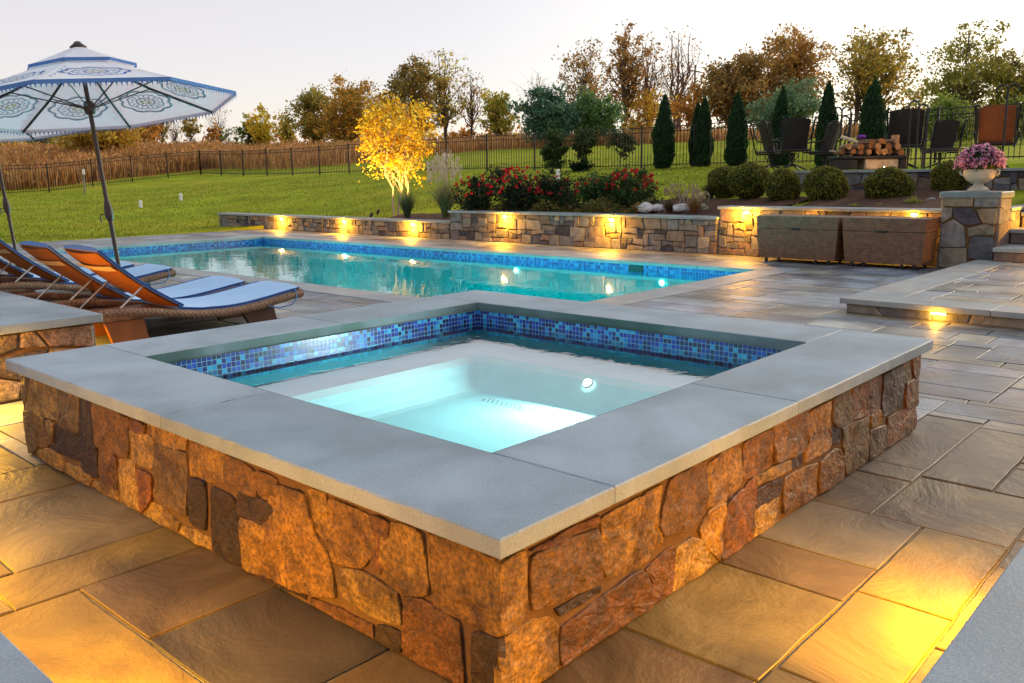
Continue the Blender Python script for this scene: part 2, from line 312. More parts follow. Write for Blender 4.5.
# ------------------------------------------------------------------ stones
PAL = {'o': [(.27,.125,.016),(.21,.095,.012),(.31,.155,.022),(.16,.07,.010)], 't': [(.33,.19,.045),(.27,.15,.034)], 'm': [(.13,.075,.025),(.105,.065,.024)], 'd': [(.030,.012,.007),(.022,.010,.007)], 'r': [(.18,.062,.012),(.14,.05,.010)]}
def stone(mb, poly, frame, h=.03, c=(.4, .3, .2), seg=.025, rough=.005, shrink=-.011, seed=0):
    """one stone: outline poly (u,v), frame(u,v,w)->xyz, w outwards; a domed, chipped face"""
    P = [Vector(q) for q in poly]
    ar = sum(P[i].x * P[(i+1) % len(P)].y - P[(i+1) % len(P)].x * P[i].y for i in range(len(P)))
    if ar < 0: P.reverse()
    ce = sum(P, Vector((0, 0))) / len(P); ring = []
    for i in range(len(P)):
        a, b = P[i], P[(i+1) % len(P)]; L_ = (b - a).length
        n = max(1, int(L_ / seg))
        for k in range(n):
            q = a.lerp(b, k / n)
            w = noise.noise(Vector((q.x * 14, q.y * 14, seed * 3.1))) * rough * .9
            if n > 1 and k == 0: q = q + (ce - q).normalized() * min(.006, L_ * .1)     # knocked-off corners
            d = (q - ce); l = max(d.length, 1e-5); q = q - d / l * (shrink + abs(w)); ring.append(q)
    rows = []
    for t, hh in ((1.0, -.012), (1.0, h * .72), ('i', h * .96), (.78, h), (.5, h), (.25, h), (.08, h)):
        row = []
        for q in ring:
            d = q - ce; l = max(d.length, 1e-5)
            if t == 'i': qq = q - d / l * min(.0035, l * .2)
            else: qq = ce + d * t if t < 1 else q
            nz = 0 if hh < 0 else (noise.noise(Vector((qq.x * 9, qq.y * 9, seed))) * rough * 1.9 + noise.noise(Vector((qq.x * 30, qq.y * 30, seed + 7))) * rough * 1.1)
            row.append(frame(qq.x, qq.y, hh + nz))
        rows.append(row)
    mb.grid(rows, c, closed=True); mb.face(rows[-1], c)
def simple_stone(mb, poly, frame, h, c):
    P = [Vector(q) for q in poly]; ce = sum(P, Vector((0, 0))) / len(P); rows = []
    for ins, hh in ((0, -.01), (0, h * .6), (.012, h)):
        rows.append([frame(*(q - (q - ce).normalized() * ins), hh) for q in P])
    mb.grid(rows, c, closed=True); mb.face(rows[-1], c)
def pack(nu, nv, sizes, rd, occ=None):
    occ = [[False] * nv for _ in range(nu)] if occ is None else occ; out = []
    for j in range(nv):
        for i in range(nu):
            if occ[i][j]: continue
            w, h = rd.choice(sizes); ww = 0
            while ww < w and i + ww < nu and not occ[i + ww][j]: ww += 1
            hh = min(h, nv - j)
            for a in range(ww):
                for b in range(hh):
                    if occ[i + a][j + b]: hh = max(1, b); break
            for a in range(ww):
                for b in range(hh): occ[i + a][j + b] = True
            out.append((i, j, i + ww, j + hh))
    return out
GREYS = [(.20,.175,.155),(.15,.14,.14),(.24,.21,.18),(.10,.10,.115),(.27,.22,.165),(.18,.14,.11),(.065,.06,.075),(.22,.145,.11),(.17,.16,.16)]
def veneer(mb, u0, u1, z0, z1, frame, cu=.13, cv=.10, seed=1, jit=.3, pal=GREYS, h=.03, joint=.006):
    rd = random.Random(seed); nu = max(1, round((u1 - u0) / cu)); nv = max(1, round((z1 - z0) / cv)); du = (u1 - u0) / nu; dz = (z1 - z0) / nv
    sizes = [(1, 1), (2, 1), (2, 2), (3, 1), (1, 2), (2, 1), (3, 2)] if nv > 1 else [(2, 1), (3, 1), (1, 1)]
    jt = {}
    def pt(i, j):
        if (i, j) not in jt:
            a = 0 if i in (0, nu) else rd.uniform(-jit, jit) * du; b = 0 if j in (0, nv) else rd.uniform(-jit, jit) * dz
            jt[(i, j)] = (u0 + i * du + a, z0 + j * dz + b)
        return jt[(i, j)]
    for (i, j, k, l) in pack(nu, nv, sizes, rd):
        q = [pt(i, j), pt(k, j), pt(k, l), pt(i, l)]
        if k - i > 1: q.insert(1, pt((i + k) // 2, j))
        ce = (sum(a for a, b in q) / len(q), sum(b for a, b in q) / len(q))
        q = [(a + math.copysign(min(joint, abs(ce[0] - a) * .5), ce[0] - a), b + math.copysign(min(joint, abs(ce[1] - b) * .5), ce[1] - b)) for a, b in q]
        c = rd.choice(pal); s = rd.uniform(.75, 1.2); simple_stone(mb, q, frame, h * rd.uniform(.6, 1.2), tuple(x * s for x in c))
def FX(x, s=-1):   # wall plane x = const, outward s*X
    return (lambda u, v, w: (x + s * w, u, v)) if s < 0 else (lambda u, v, w: (x + w, u, v))
def FY(y, s=-1): return lambda u, v, w: (u, y + s * w, v)

LEFT_STONES=[('m',[(3.315,0.414),(3.195,0.434),(3.235,0.35),(3.315,0.263),(3.315,0.232)]),('t',[(3.184,0.425),(2.856,0.42),(2.875,0.263),(3.315,0.237),(3.238,0.339)]),('m',[(2.843,0.422),(2.601,0.422),(2.657,0.245),(2.869,0.239)]),('d',[(2.59,0.424),(2.471,0.423),(2.473,0.286),(2.481,0.072),(2.655,0.075),(2.637,0.254)]),('o',[(2.45,0.424),(2.117,0.411),(2.162,0.239),(2.467,0.221)]),('m',[(3.315,0.229),(3.201,0.238),(3.203,0.145),(3.203,0.055),(3.315,0.012),(3.315,0.096)]),('o',[(3.184,0.235),(3.027,0.235),(3.029,0.111),(3.18,0.07),(3.185,0.159)]),('t',[(3.018,0.232),(2.944,0.235),(2.979,0.137),(3.018,0.124)]),('d',[(2.932,0.233),(2.661,0.23),(2.682,0.104),(3.021,0.098)]),('o',[(3.19,0.052),(3.022,0.092),(2.829,0.077),(2.854,0.012),(3.175,0.012)]),('t',[(2.819,0.069),(2.548,0.061),(2.579,0.012),(2.845,0.012)]),('o',[(2.436,0.218),(2.276,0.206),(2.308,0.061),(2.473,0.059)]),('t',[(2.247,0.203),(2.109,0.224),(2.067,0.021),(2.283,0.012)]),('t',[(2.11,0.356),(1.902,0.367),(1.945,0.235),(2.117,0.231)]),('r',[(2.108,0.407),(1.973,0.408),(1.979,0.377),(2.109,0.36)]),('t',[(2.54,0.048),(2.31,0.051),(2.299,0.012),(2.558,0.012)]),('o',[(1.947,0.421),(1.642,0.422),(1.649,0.374),(1.887,0.349)]),('m',[(1.888,0.343),(1.652,0.357),(1.683,0.104),(1.948,0.115)]),('r',[(2.087,0.195),(1.947,0.2),(1.97,0.104),(2.074,0.012),(2.075,0.122)]),('t',[(2.042,0.067),(1.924,0.084),(1.756,0.055),(1.778,0.012),(2.063,0.012)]),('t',[(1.734,0.046),(1.519,0.059),(1.519,0.012),(1.755,0.012)]),('o',[(1.611,0.405),(1.37,0.422),(1.38,0.308),(1.632,0.277)]),('d',[(1.634,0.263),(1.521,0.272),(1.549,0.085),(1.659,0.087)]),('d',[(1.484,0.264),(1.324,0.259),(1.307,0.012),(1.508,0.012)]),('o',[(1.357,0.414),(1.179,0.395),(1.171,0.308),(1.365,0.315)]),('d',[(1.279,0.308),(1.071,0.297),(1.098,0.217),(1.297,0.212)]),('o',[(1.16,0.399),(1.043,0.395),(1.057,0.314),(1.158,0.317)]),('o',[(1.286,0.198),(1.108,0.207),(1.143,0.029),(1.285,0.012)]),('d',[(1.235,0.014),(0.921,0.035),(0.922,0.012),(1.237,0.012)]),('o',[(1.059,0.372),(0.889,0.383),(0.838,0.26),(0.773,0.196),(0.751,0.084),(0.916,0.041),(1.158,0.027),(1.185,0.084),(1.108,0.273)]),('o',[(0.876,0.398),(0.773,0.412),(0.785,0.263),(0.832,0.268)]),('o',[(0.756,0.399),(0.572,0.396),(0.532,0.314),(0.617,0.221),(0.76,0.2),(0.77,0.291)]),('r',[(0.559,0.399),(0.468,0.399),(0.514,0.236),(0.556,0.268),(0.528,0.32)]),('t',[(0.729,0.177),(0.636,0.204),(0.453,0.195),(0.438,0.101),(0.56,0.08),(0.728,0.104)]),('r',[(0.878,0.035),(0.578,0.05),(0.568,0.012),(0.895,0.012)]),('d',[(0.545,0.057),(0.44,0.072),(0.446,0.012),(0.551,0.012)]),('o',[(0.491,0.386),(0.437,0.407),(0.337,0.405),(0.32,0.237),(0.42,0.199),(0.519,0.221)]),('o',[(0.306,0.414),(0.075,0.408),(0.046,0.392),(0.05,0.212),(0.187,0.208),(0.293,0.21)]),('r',[(0.412,0.188),(0.368,0.204),(0.203,0.191),(0.19,0.012),(0.303,0.012),(0.429,0.012)]),('d',[(0.143,0.182),(0.05,0.197),(0.054,0.012),(0.149,0.012)])]
RIGHT_STONES=[('o',[(0.045,0.402),(0.14,0.407),(0.138,0.22),(0.059,0.213),(0.045,0.228)]),('r',[(0.161,0.405),(0.461,0.407),(0.461,0.386),(0.215,0.386)]),('o',[(0.169,0.382),(0.221,0.38),(0.457,0.366),(0.482,0.197),(0.304,0.217),(0.171,0.233)]),('o',[(0.48,0.393),(0.682,0.397),(0.79,0.405),(0.786,0.297),(0.804,0.206),(0.689,0.171),(0.512,0.199),(0.486,0.327)]),('d',[(0.274,0.194),(0.478,0.18),(0.474,0.16),(0.287,0.168)]),('r',[(0.3,0.129),(0.689,0.156),(0.739,0.091),(0.819,0.012),(0.799,0.012),(0.297,0.012)]),('o',[(0.045,0.187),(0.152,0.2),(0.258,0.171),(0.275,0.135),(0.268,0.012),(0.045,0.012)]),('r',[(0.72,0.146),(0.875,0.168),(0.884,0.058),(0.867,0.012),(0.808,0.032)]),('o',[(0.851,0.406),(1.064,0.412),(1.079,0.229),(0.989,0.209),(0.816,0.229),(0.794,0.272)]),('t',[(0.9,0.155),(0.966,0.161),(1.031,0.147),(1.18,0.012),(1.002,0.012),(0.88,0.012)]),('o',[(1.097,0.394),(1.239,0.407),(1.325,0.392),(1.339,0.27),(1.243,0.228),(1.096,0.244)]),('o',[(1.352,0.407),(1.567,0.405),(1.581,0.258),(1.363,0.272)]),('o',[(1.047,0.172),(1.098,0.221),(1.221,0.217),(1.221,0.135),(1.188,0.012),(1.067,0.137)]),('r',[(1.239,0.209),(1.362,0.231),(1.439,0.256),(1.451,0.125),(1.442,0.012),(1.207,0.012),(1.212,0.068)]),('t',[(1.465,0.254),(1.745,0.244),(1.757,0.199),(1.468,0.219)]),('d',[(1.453,0.197),(1.682,0.184),(1.677,0.122),(1.466,0.127)]),('t',[(1.456,0.116),(1.667,0.106),(1.678,0.012),(1.461,0.012)]),('o',[(1.591,0.422),(1.889,0.411),(1.918,0.363),(1.891,0.251),(1.757,0.253),(1.612,0.271)]),('d',[(1.762,0.25),(1.853,0.247),(1.868,0.2),(1.768,0.199)]),('o',[(1.934,0.399),(2.129,0.404),(2.159,0.288),(2.172,0.199),(1.891,0.197),(1.926,0.281)]),('o',[(1.706,0.177),(2.016,0.159),(2.026,0.012),(1.711,0.03)]),('m',[(2.164,0.407),(2.351,0.41),(2.402,0.266),(2.245,0.267),(2.179,0.305)]),('r',[(2.376,0.41),(2.732,0.408),(2.757,0.247),(2.647,0.238),(2.413,0.266)]),('d',[(2.171,0.273),(2.267,0.262),(2.263,0.2),(2.19,0.196)]),('o',[(2.05,0.156),(2.228,0.169),(2.315,0.109),(2.332,0.012),(2.071,0.012)]),('m',[(2.279,0.25),(2.612,0.229),(2.621,0.012),(2.372,0.012),(2.325,0.13)]),('m',[(2.637,0.16),(2.85,0.135),(2.876,0.012),(2.65,0.012)]),('d',[(2.761,0.409),(3.049,0.403),(3.073,0.292),(3.04,0.2),(2.793,0.194)]),('m',[(3.061,0.413),(3.172,0.414),(3.195,0.312),(3.094,0.309)]),('r',[(3.193,0.418),(3.315,0.421),(3.315,0.305),(3.227,0.319)]),('r',[(3.111,0.297),(3.315,0.294),(3.315,0.144),(3.14,0.167)]),('r',[(2.873,0.172),(3.11,0.158),(3.315,0.138),(3.315,0.014),(2.905,0.012)]),('o',[(2.639,0.231),(2.756,0.235),(2.844,0.151),(2.649,0.175)])]


L_, W_ = 3.36, .478
spa = empty('spa', (1.68, 1.68, 0), 'square raised hot tub clad in orange lit fieldstone with grey coping, in the foreground', 'hot tub')
def at_spa(o): o.parent = spa; o.location = (-1.68, -1.68, 0); return o
mb = MB(); rd = random.Random(3)
for k, (t, q) in enumerate(LEFT_STONES):
    c = rd.choice(PAL[t]); s = rd.uniform(.88, 1.12); stone(mb, q, FX(.05), rd.uniform(.005, .013), tuple(x * s for x in c), seed=k + 1)
for k, (t, q) in enumerate(RIGHT_STONES):
    c = rd.choice(PAL[t]); s = rd.uniform(.88, 1.12); stone(mb, q, FY(.05), rd.uniform(.005, .013), tuple(x * s for x in c), seed=k + 61)
veneer(mb, .05, L_ - .05, .012, .43, FX(L_ - .05, 1), .14, .12, 5)
veneer(mb, .05, L_ - .05, .012, .43, FY(L_ - .05, 1), .14, .12, 6)
at_spa(mb.build('stone_wall', M['stone']))
mb = MB(); i_ = L_ - .052; j_ = W_ + .004
rg = lambda a, z: [(a, a, z), (L_ - a, a, z), (L_ - a, L_ - a, z), (a, L_ - a, z)]
mb.grid([rg(.052, .0), rg(.052, .443), rg(W_ + .02, .443)], closed=True)
at_spa(mb.build('mortar_core', M['mortar']))
# coping slabs
def hewn(mb, x0, x1, y0, y1, z0, z1, c, seed, st=.05, a=.0018):
    rd = random.Random(seed); ring = []
    P4 = [(x0, y0), (x1, y0), (x1, y1), (x0, y1)]
    for i in range(4):
        p, q = P4[i], P4[(i + 1) % 4]; n = max(1, int(math.hypot(q[0] - p[0], q[1] - p[1]) / st)); nx_, ny_ = (q[1] - p[1]), -(q[0] - p[0]); l = math.hypot(nx_, ny_)
        for t in range(n):
            d = (rd.uniform(-1, 1) * a - (.004 if rd.random() < .03 else 0)) if t else 0
            ring.append((p[0] + (q[0] - p[0]) * t / n + nx_ / l * d, p[1] + (q[1] - p[1]) * t / n + ny_ / l * d))
    def ins(r, e): return [(min(max(u, x0 + e), x1 - e), min(max(v, y0 + e), y1 - e)) for u, v in r]
    rows = [[(u, v, z0) for u, v in ins(ring, .003)], [(u, v, z0 + .004) for u, v in ring], [(u, v, z1 - .004 - rd.uniform(0, .0015)) for u, v in ring], [(u, v, z1) for u, v in ins(ring, .0045)]]
    mb.grid(rows, c, closed=True); mb.face(rows[-1], c); mb.face(rows[0][::-1], c)
sl = [(0, W_, 0, 1.735, 0), (0, W_, 1.738, L_, 1), (W_ + .003, 1.70, 0, W_, 2), (1.703, L_, 0, W_, 3), (L_ - W_, L_, W_ + .003, L_, 4), (W_ + .003, 1.72, L_ - W_, L_, 5), (1.723, L_ - W_ - .003, L_ - W_, L_, 6)]
for x0, x1, y0, y1, k in sl:
    g = (.32 + .02 * ((k * 7) % 3 - 1)); mb = MB(); hewn(mb, x0, x1, y0, y1, .446, .5, (g * .90, g * 1.08, g * 1.24), k)
    at_spa(mb.build('coping_slab', M['blue']))
# tile band, plaster basin with bench
mb = MB(); q = W_ + .02
rgi = lambda a, z: rg(a, z)[::-1]
mb.grid([rgi(W_ + .0035, .447), rgi(W_ + .0035, .4975)], (.055, .105, .095), closed=True); mb.grid([rgi(W_ + .0035, .447), rgi(W_ + .025, .4455)], (.055, .105, .095), closed=True); at_spa(mb.build('shaded_inner_edge', M['blue'])); mb = MB()  # shade and reflection on the coping's inner face, put into this strip's colour
mb.grid([rgi(q, .330), rgi(q, .446)], closed=True); at_spa(mb.build('tile_band', M['tile']))
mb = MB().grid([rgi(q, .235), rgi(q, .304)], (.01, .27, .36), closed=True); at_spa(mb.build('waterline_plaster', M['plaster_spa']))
mb = MB(); a = q - .001; b = q + .35
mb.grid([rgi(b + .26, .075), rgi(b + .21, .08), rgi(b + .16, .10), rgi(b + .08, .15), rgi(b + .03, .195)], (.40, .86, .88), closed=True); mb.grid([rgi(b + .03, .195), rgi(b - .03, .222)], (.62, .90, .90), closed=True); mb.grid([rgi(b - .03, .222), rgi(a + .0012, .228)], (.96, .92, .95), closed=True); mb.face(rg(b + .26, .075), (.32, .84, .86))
at_spa(mb.build('basin', M['plaster_spa'], smooth=False))
mb = MB(); gu = [2.075 + k * .013 for k in range(8)]; gv = [1.42 + k * .0175 for k in range(40)]
for j in range(7):
    for i in range(39):
        dark = (j % 2 == 1) and (i % 2 == (1 if j != 3 else 0)); zz = .0762
        mb.face([(gu[j], gv[i], zz), (gu[j + 1], gv[i], zz), (gu[j + 1], gv[i + 1], zz), (gu[j], gv[i + 1], zz)], (.01, .03, .03) if dark else (.32, .80, .82))
at_spa(mb.build('drain_grate', M['plaster_spa'], weld=True))
def under_light(parent, loc, d, r, name='underwater_light', power=20, off=.12, col=(.75, 1, .95), prel=(0, 0, 0)):
    f = MB(); g = MB(); n = 20; D = Vector(d).normalized(); a = D.orthogonal().normalized(); b = D.cross(a); P = Vector(loc)
    ring = lambda rr, h: [P + a * rr * math.cos(2*math.pi*k/n) + b * rr * math.sin(2*math.pi*k/n) + D * h for k in range(n)]
    f.grid([ring(r * 1.2, 0), ring(r * 1.2, .012), ring(r, .015)], closed=True)
    g.grid([ring(r, .012), ring(r * .6, .028), ring(r * .1, .033)], closed=True); g.face(ring(r * .1, .033))
    fo = f.build(name, M['metal'], parent); go = g.build('lens', M['under'], fo)
    fo.location = prel
    ld = bpy.data.lights.new('underwater_glow', 'AREA'); ld.shape = 'DISK'; ld.size = r * 1.9; ld.spread = R(105) if off > .5 else R(180); ld.energy = power; ld.color = col
    lo = bpy.data.objects.new('underwater_glow', ld); COL.objects.link(lo); lo.parent = fo; lo.location = P + D * .036; lo.rotation_euler = (D + Vector((0, 0, -.5 if off > .5 else 0))).to_track_quat('-Z', 'Y').to_euler()
    return fo
under_light(spa, (L_ - b - .06, 1.58, .185), (-.8, 0, 1), .028, power=80, prel=(-1.68, -1.68, 0), off=.07, col=(.84, 1, .98))
mb = MB(); mb.face([(q, q, .365), (L_ - q, q, .365), (L_ - q, L_ - q, .365), (q, L_ - q, .365)])
M['water_spa'] = water('spa_water', (.88, .99, .98), 4.5, .16, .02)
M['water_pool'] = water('pool_water', (.30, .95, .95), 1.6, .09, .03, ior=1.24)
tag(mb.build('spa_water', M['water_spa']), kind='structure')

# ------------------------------------------------------------------ swimming pool
PX0, PX1, PY0, PY1 = 5.2, 10.25, 4.33, 17.35
cw = .42
pool = empty('swimming_pool', ((PX0 + PX1) / 2, (PY0 + PY1) / 2, 0), 'long rectangular turquoise lit swimming pool with blue tile line and grey coping', 'swimming pool')
pl_ = (-(PX0 + PX1) / 2, -(PY0 + PY1) / 2, 0)
def at_pool(o): o.parent = pool; o.location = pl_; return o
def slab(mbx, x0, x1, y0, y1, k, z0=-.05, z1=.006):
    rd2 = random.Random(k); g = .30 * rd2.uniform(.88, 1.12); mbx.box(x0, x1, y0, y1, z0, z1, (g, g * 1.04, g * 1.06), bev=.004)
mb = MB(); k = 0
y = PY0 - cw
while y < PY1 + cw - .01:
    y2 = min(y + 1.45, PY1 + cw)
    if PY1 + cw - y2 < .5: y2 = PY1 + cw
    slab(mb, PX1 - .03, PX1 + cw, y, y2 - .006, k); slab(mb, PX0 - cw, PX0 + .03, y, y2 - .006, k + 40); y = y2; k += 1
x = PX0 + .033
while x < PX1 - .04:
    x2 = min(x + 1.3, PX1 - .033)
    if PX1 - .03 - x2 < .5: x2 = PX1 - .033
    slab(mb, x, x2 - .006, PY0 - cw, PY0 + .03, k + 80); slab(mb, x, x2 - .006, PY1 - .03, PY1 + cw, k + 120); x = x2; k += 1
at_pool(mb.build('coping', M['blue']))
def prg(a, z): return [(PX0 + a, PY0 + a, z), (PX0 + a, PY1 - a, z), (PX1 - a, PY1 - a, z), (PX1 - a, PY0 + a, z)]
mb = MB().grid([prg(0, -.23), prg(0, -.048)], closed=True); at_pool(mb.build('tile_band', M['tile2']))
mb = MB().grid([prg(.1, -1.25), prg(.0, -1.15), prg(-.001, -.228)], closed=True); mb.face(prg(.1, -1.25)[::-1]); at_pool(mb.build('basin', M['plaster_pool']))
pr = (pl_[0], pl_[1], 0)
for yy, zz, pw in ((9.06, -.30, 760), (5.98, -.30, 620), (14.1, -.30, 620)):
    under_light(pool, (PX1 - .02, yy, zz), (-1, 0, -.1), .055, power=pw, prel=pr, off=.75, col=(.60, 1, .93))
mb = MB().box(PX1 - .02, PX1 + .0, 6.35, 6.62, -.165, -.06); at_pool(mb.build('skimmer', M['iron']))
mb = MB(); mb.face([(PX0, PY0, -.135), (PX1, PY0, -.135), (PX1, PY1, -.135), (PX0, PY1, -.135)]); tag(mb.build('pool_water', M['water_pool']), kind='structure')

# ------------------------------------------------------------------ deck of cleft flagstone
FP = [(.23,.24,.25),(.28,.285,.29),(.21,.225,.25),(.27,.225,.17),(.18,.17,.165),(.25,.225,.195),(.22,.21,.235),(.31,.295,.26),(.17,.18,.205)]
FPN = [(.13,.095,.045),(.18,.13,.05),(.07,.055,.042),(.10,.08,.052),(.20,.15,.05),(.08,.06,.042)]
def flags(mbx, x0, y0, x1, y1, step, z, holes, seed, fixed=(), zth=.02, sizes=None, near=None):
    rd = random.Random(seed); nu = int(round((x1 - x0) / step)); nv = int(round((y1 - y0) / step)); occ = [[False] * nv for _ in range(nu)]
    rects = []; fcol = {}
    for a, b_, c_, d_ in holes:
        for i in range(nu):
            for j in range(nv):
                cx = x0 + (i + .5) * step; cy = y0 + (j + .5) * step
                if a < cx < c_ and b_ < cy < d_: occ[i][j] = True
    for r in fixed:
        a, b_, c_, d_ = [int(round(v)) for v in ((r[0] - x0) / step, (r[1] - y0) / step, (r[2] - x0) / step, (r[3] - y0) / step)]
        a = max(a, 0); b_ = max(b_, 0); c_ = min(c_, nu); d_ = min(d_, nv)
        if c_ <= a or d_ <= b_: continue
        if any(occ[i][j] for i in range(a, c_) for j in range(b_, d_)): pass
        for i in range(a, c_):
            for j in range(b_, d_): occ[i][j] = True
        rects.append((a, b_, c_, d_)); fcol[(a, b_, c_, d_)] = r[4] if len(r) > 4 else None
    rects += pack(nu, nv, sizes or [(4, 5), (6, 4), (5, 7), (8, 5), (6, 6), (9, 6), (5, 3), (3, 6), (7, 7), (4, 8), (3, 3)], rd, occ)
    for (i, j, k, l) in rects:
        j5 = lambda: rd.uniform(-.003, .003); g = .0055
        a, b_, c_, d_ = x0 + i * step + g, y0 + j * step + g, x0 + k * step - g, y0 + l * step - g
        cx, cy = (a + c_) / 2, (b_ + d_) / 2
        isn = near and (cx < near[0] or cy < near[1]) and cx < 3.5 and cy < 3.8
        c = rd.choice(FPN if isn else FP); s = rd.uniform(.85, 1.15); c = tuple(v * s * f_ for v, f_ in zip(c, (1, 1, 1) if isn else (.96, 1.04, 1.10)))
        if fcol.get((i, j, k, l)): c = fcol[(i, j, k, l)]
        # irregular snapped edges
        seg = .12 if isn else .5; ring = []
        for (p, q) in (((a, b_), (c_, b_)), ((c_, b_), (c_, d_)), ((c_, d_), (a, d_)), ((a, d_), (a, b_))):
            n = max(1, int(math.hypot(q[0] - p[0], q[1] - p[1]) / seg))
            for t in range(n):
                ring.append((p[0] + (q[0] - p[0]) * t / n + j5(), p[1] + (q[1] - p[1]) * t / n + j5()))
        dz = rd.uniform(-.003, .003)
        rows = [[(u, v, z - zth) for u, v in ring], [(u, v, z + dz - .003) for u, v in ring], [(u + math.copysign(.003, cx - u), v + math.copysign(.003, cy - v), z + dz) for u, v in ring]]
        mbx.grid(rows, c, closed=True); mbx.face(rows[-1], c)
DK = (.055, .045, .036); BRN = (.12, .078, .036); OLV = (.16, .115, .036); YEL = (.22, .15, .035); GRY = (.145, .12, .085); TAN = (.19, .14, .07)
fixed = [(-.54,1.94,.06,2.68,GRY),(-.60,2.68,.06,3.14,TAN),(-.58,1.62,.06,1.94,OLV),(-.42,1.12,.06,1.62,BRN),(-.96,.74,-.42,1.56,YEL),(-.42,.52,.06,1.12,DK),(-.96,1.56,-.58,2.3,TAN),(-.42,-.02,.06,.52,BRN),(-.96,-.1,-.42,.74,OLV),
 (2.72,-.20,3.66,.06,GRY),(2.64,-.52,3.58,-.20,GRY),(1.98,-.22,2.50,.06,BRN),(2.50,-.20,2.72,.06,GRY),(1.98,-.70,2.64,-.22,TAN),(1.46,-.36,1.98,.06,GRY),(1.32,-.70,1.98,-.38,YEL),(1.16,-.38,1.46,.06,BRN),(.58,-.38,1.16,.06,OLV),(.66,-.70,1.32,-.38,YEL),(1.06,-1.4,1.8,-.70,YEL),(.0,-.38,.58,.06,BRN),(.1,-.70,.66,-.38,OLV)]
mb = MB()
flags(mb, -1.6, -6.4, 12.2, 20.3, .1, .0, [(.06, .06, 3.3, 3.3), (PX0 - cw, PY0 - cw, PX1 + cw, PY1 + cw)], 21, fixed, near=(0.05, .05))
deck = mb.build('deck', M['flag']); tag(deck, kind='structure')
mb = MB()
for (a, b_, c_, d_) in ((-1.6, -6.4, .1, 20.3), (3.26, -6.4, PX0 - cw, 20.3), (.1, -6.4, 3.26, .1), (.1, 3.26, 3.26, 20.3), (PX0 - cw, -6.4, PX1 + cw, PY0 - cw), (PX0 - cw, PY1 + cw, PX1 + cw, 20.3), (PX1 + cw, -6.4, 12.3, 20.3), (-12, 3, -1.6, 20.3)):
    mb.box(a, c_, b_, d_, -.12, -.009)
tag(mb.build('deck_bed', M['joint']), kind='structure')
mb = MB(); flags(mb, -9, 3.5, -1.6, 20.3, .1, .0, [], 33); tag(mb.build('deck_wing', M['flag']), kind='structure')

# ------------------------------------------------------------------ masonry round the garden
WX = 12.15
WARM = (1, .44, .02)
def lamp(name, parent, loc, energy, col=WARM, r=.03, typ='POINT', d=None, spot=120, blend=.6):
    ld = bpy.data.lights.new(name, typ); ld.energy = energy; ld.color = col; ld.shadow_soft_size = r
    if typ == 'SPOT': ld.spot_size = R(spot); ld.spot_blend = blend
    if typ == 'AREA': ld.shape = 'RECTANGLE'; ld.size = r; ld.size_y = .04
    lo = bpy.data.objects.new(name, ld); COL.objects.link(lo); lo.parent = parent; lo.location = loc
    if d is not None: lo.rotation_euler = Vector(d).to_track_quat('-Z', 'Y').to_euler()
    return lo
def capcol(k): 
    g = .25 * random.Random(k).uniform(.85, 1.12); return (g, g * 1.06, g * 1.08)
def wall_x(name, label, y0, y1, z0, z1, seed, depth=.36, x=WX):
    w = empty(name, (x, y0, 0), label, 'wall')
    mb = MB(); veneer(mb, y0, y1, max(z0, 0), z1 - .05, FX(x), .125, .105, seed, jit=.22); veneer(mb, x, x + depth, max(z0, 0), z1 - .05, FY(y0), .17, .13, seed + 1); veneer(mb, x, x + depth, max(z0, 0), z1 - .05, FY(y1, 1), .17, .13, seed + 2)
    o = mb.build('stone_face', M['stone_far'], w); o.location = (-x, -y0, 0)
    o = MB().box(x + .004, x + depth - .004, y0 + .004, y1 - .004, -.3, z1 - .052).build('mortar_core', M['mortar'], w); o.location = (-x, -y0, 0)
    mb = MB(); y = y0 - .03; k = seed
    while y < y1:
        y2 = min(y + 1.5, y1 + .03)
        if y1 - y2 < .4: y2 = y1 + .03
        mb.box(x - .07, x + depth + .04, y + .002, y2 - .002, z1 - .05, z1, capcol(k), bev=.006); k += 1; y = y2
    o = mb.build('cap', M['blue'], w); o.location = (-x, -y0, 0); return w
wall_x('retaining_wall', 'long low stone retaining wall at the far end of the pool, ending in the lawn', 12.76, 22.7, 0, .40, 100)
wall_x('retaining_wall', 'middle stone retaining wall with two lamps below the red rose bed', 6.1, 12.72, 0, .645, 120)
wall_x('retaining_wall', 'taller stone retaining wall running behind the two wicker boxes', 2.44, 6.06, 0, .83, 140, x=WX + .02)

def wall_lamp(y, z, label, x=WX, e_=26, d=(-1, 0, 0)):
    t = empty('wall_lamp', (x, y, z), label, 'wall lamp', 'lamps set under the caps of the stone walls')
    MB().box(-.075, .0, -.07, .07, .022, .034, bev=.003).build('hood', M['metal'], t)
    MB().box(-.070, -.024, -.04, .04, -.012, .02, bev=.012).build('bulb', M['bulb'], t)
    lamp('lamp_light', t, (-.12, 0, -.05), e_, r=.03)
    return t
for y, z, lb in ((19.36, .30, 'lit warm wall lamp farthest left, on the low wall beside the lawn'), (16.56, .30, 'lit warm wall lamp in the middle of the low wall, left of the glowing tree'), (13.95, .30, 'lit warm wall lamp on the low wall below the blue green grass tuft'),
                 (11.04, .54, 'lit warm wall lamp on the middle wall below the left red roses'), (8.31, .54, 'lit warm wall lamp on the middle wall below the right red roses'), (5.55, .73, 'lit warm wall lamp on the tall wall just left of the wicker boxes'), (2.86, .745, 'lit warm wall lamp over the lid of the right wicker box')):
    wall_lamp(y, z, lb, e_=(90 if y > 13 else 95) if y != 2.86 else 14, x=WX if y > 6 else WX + .02)

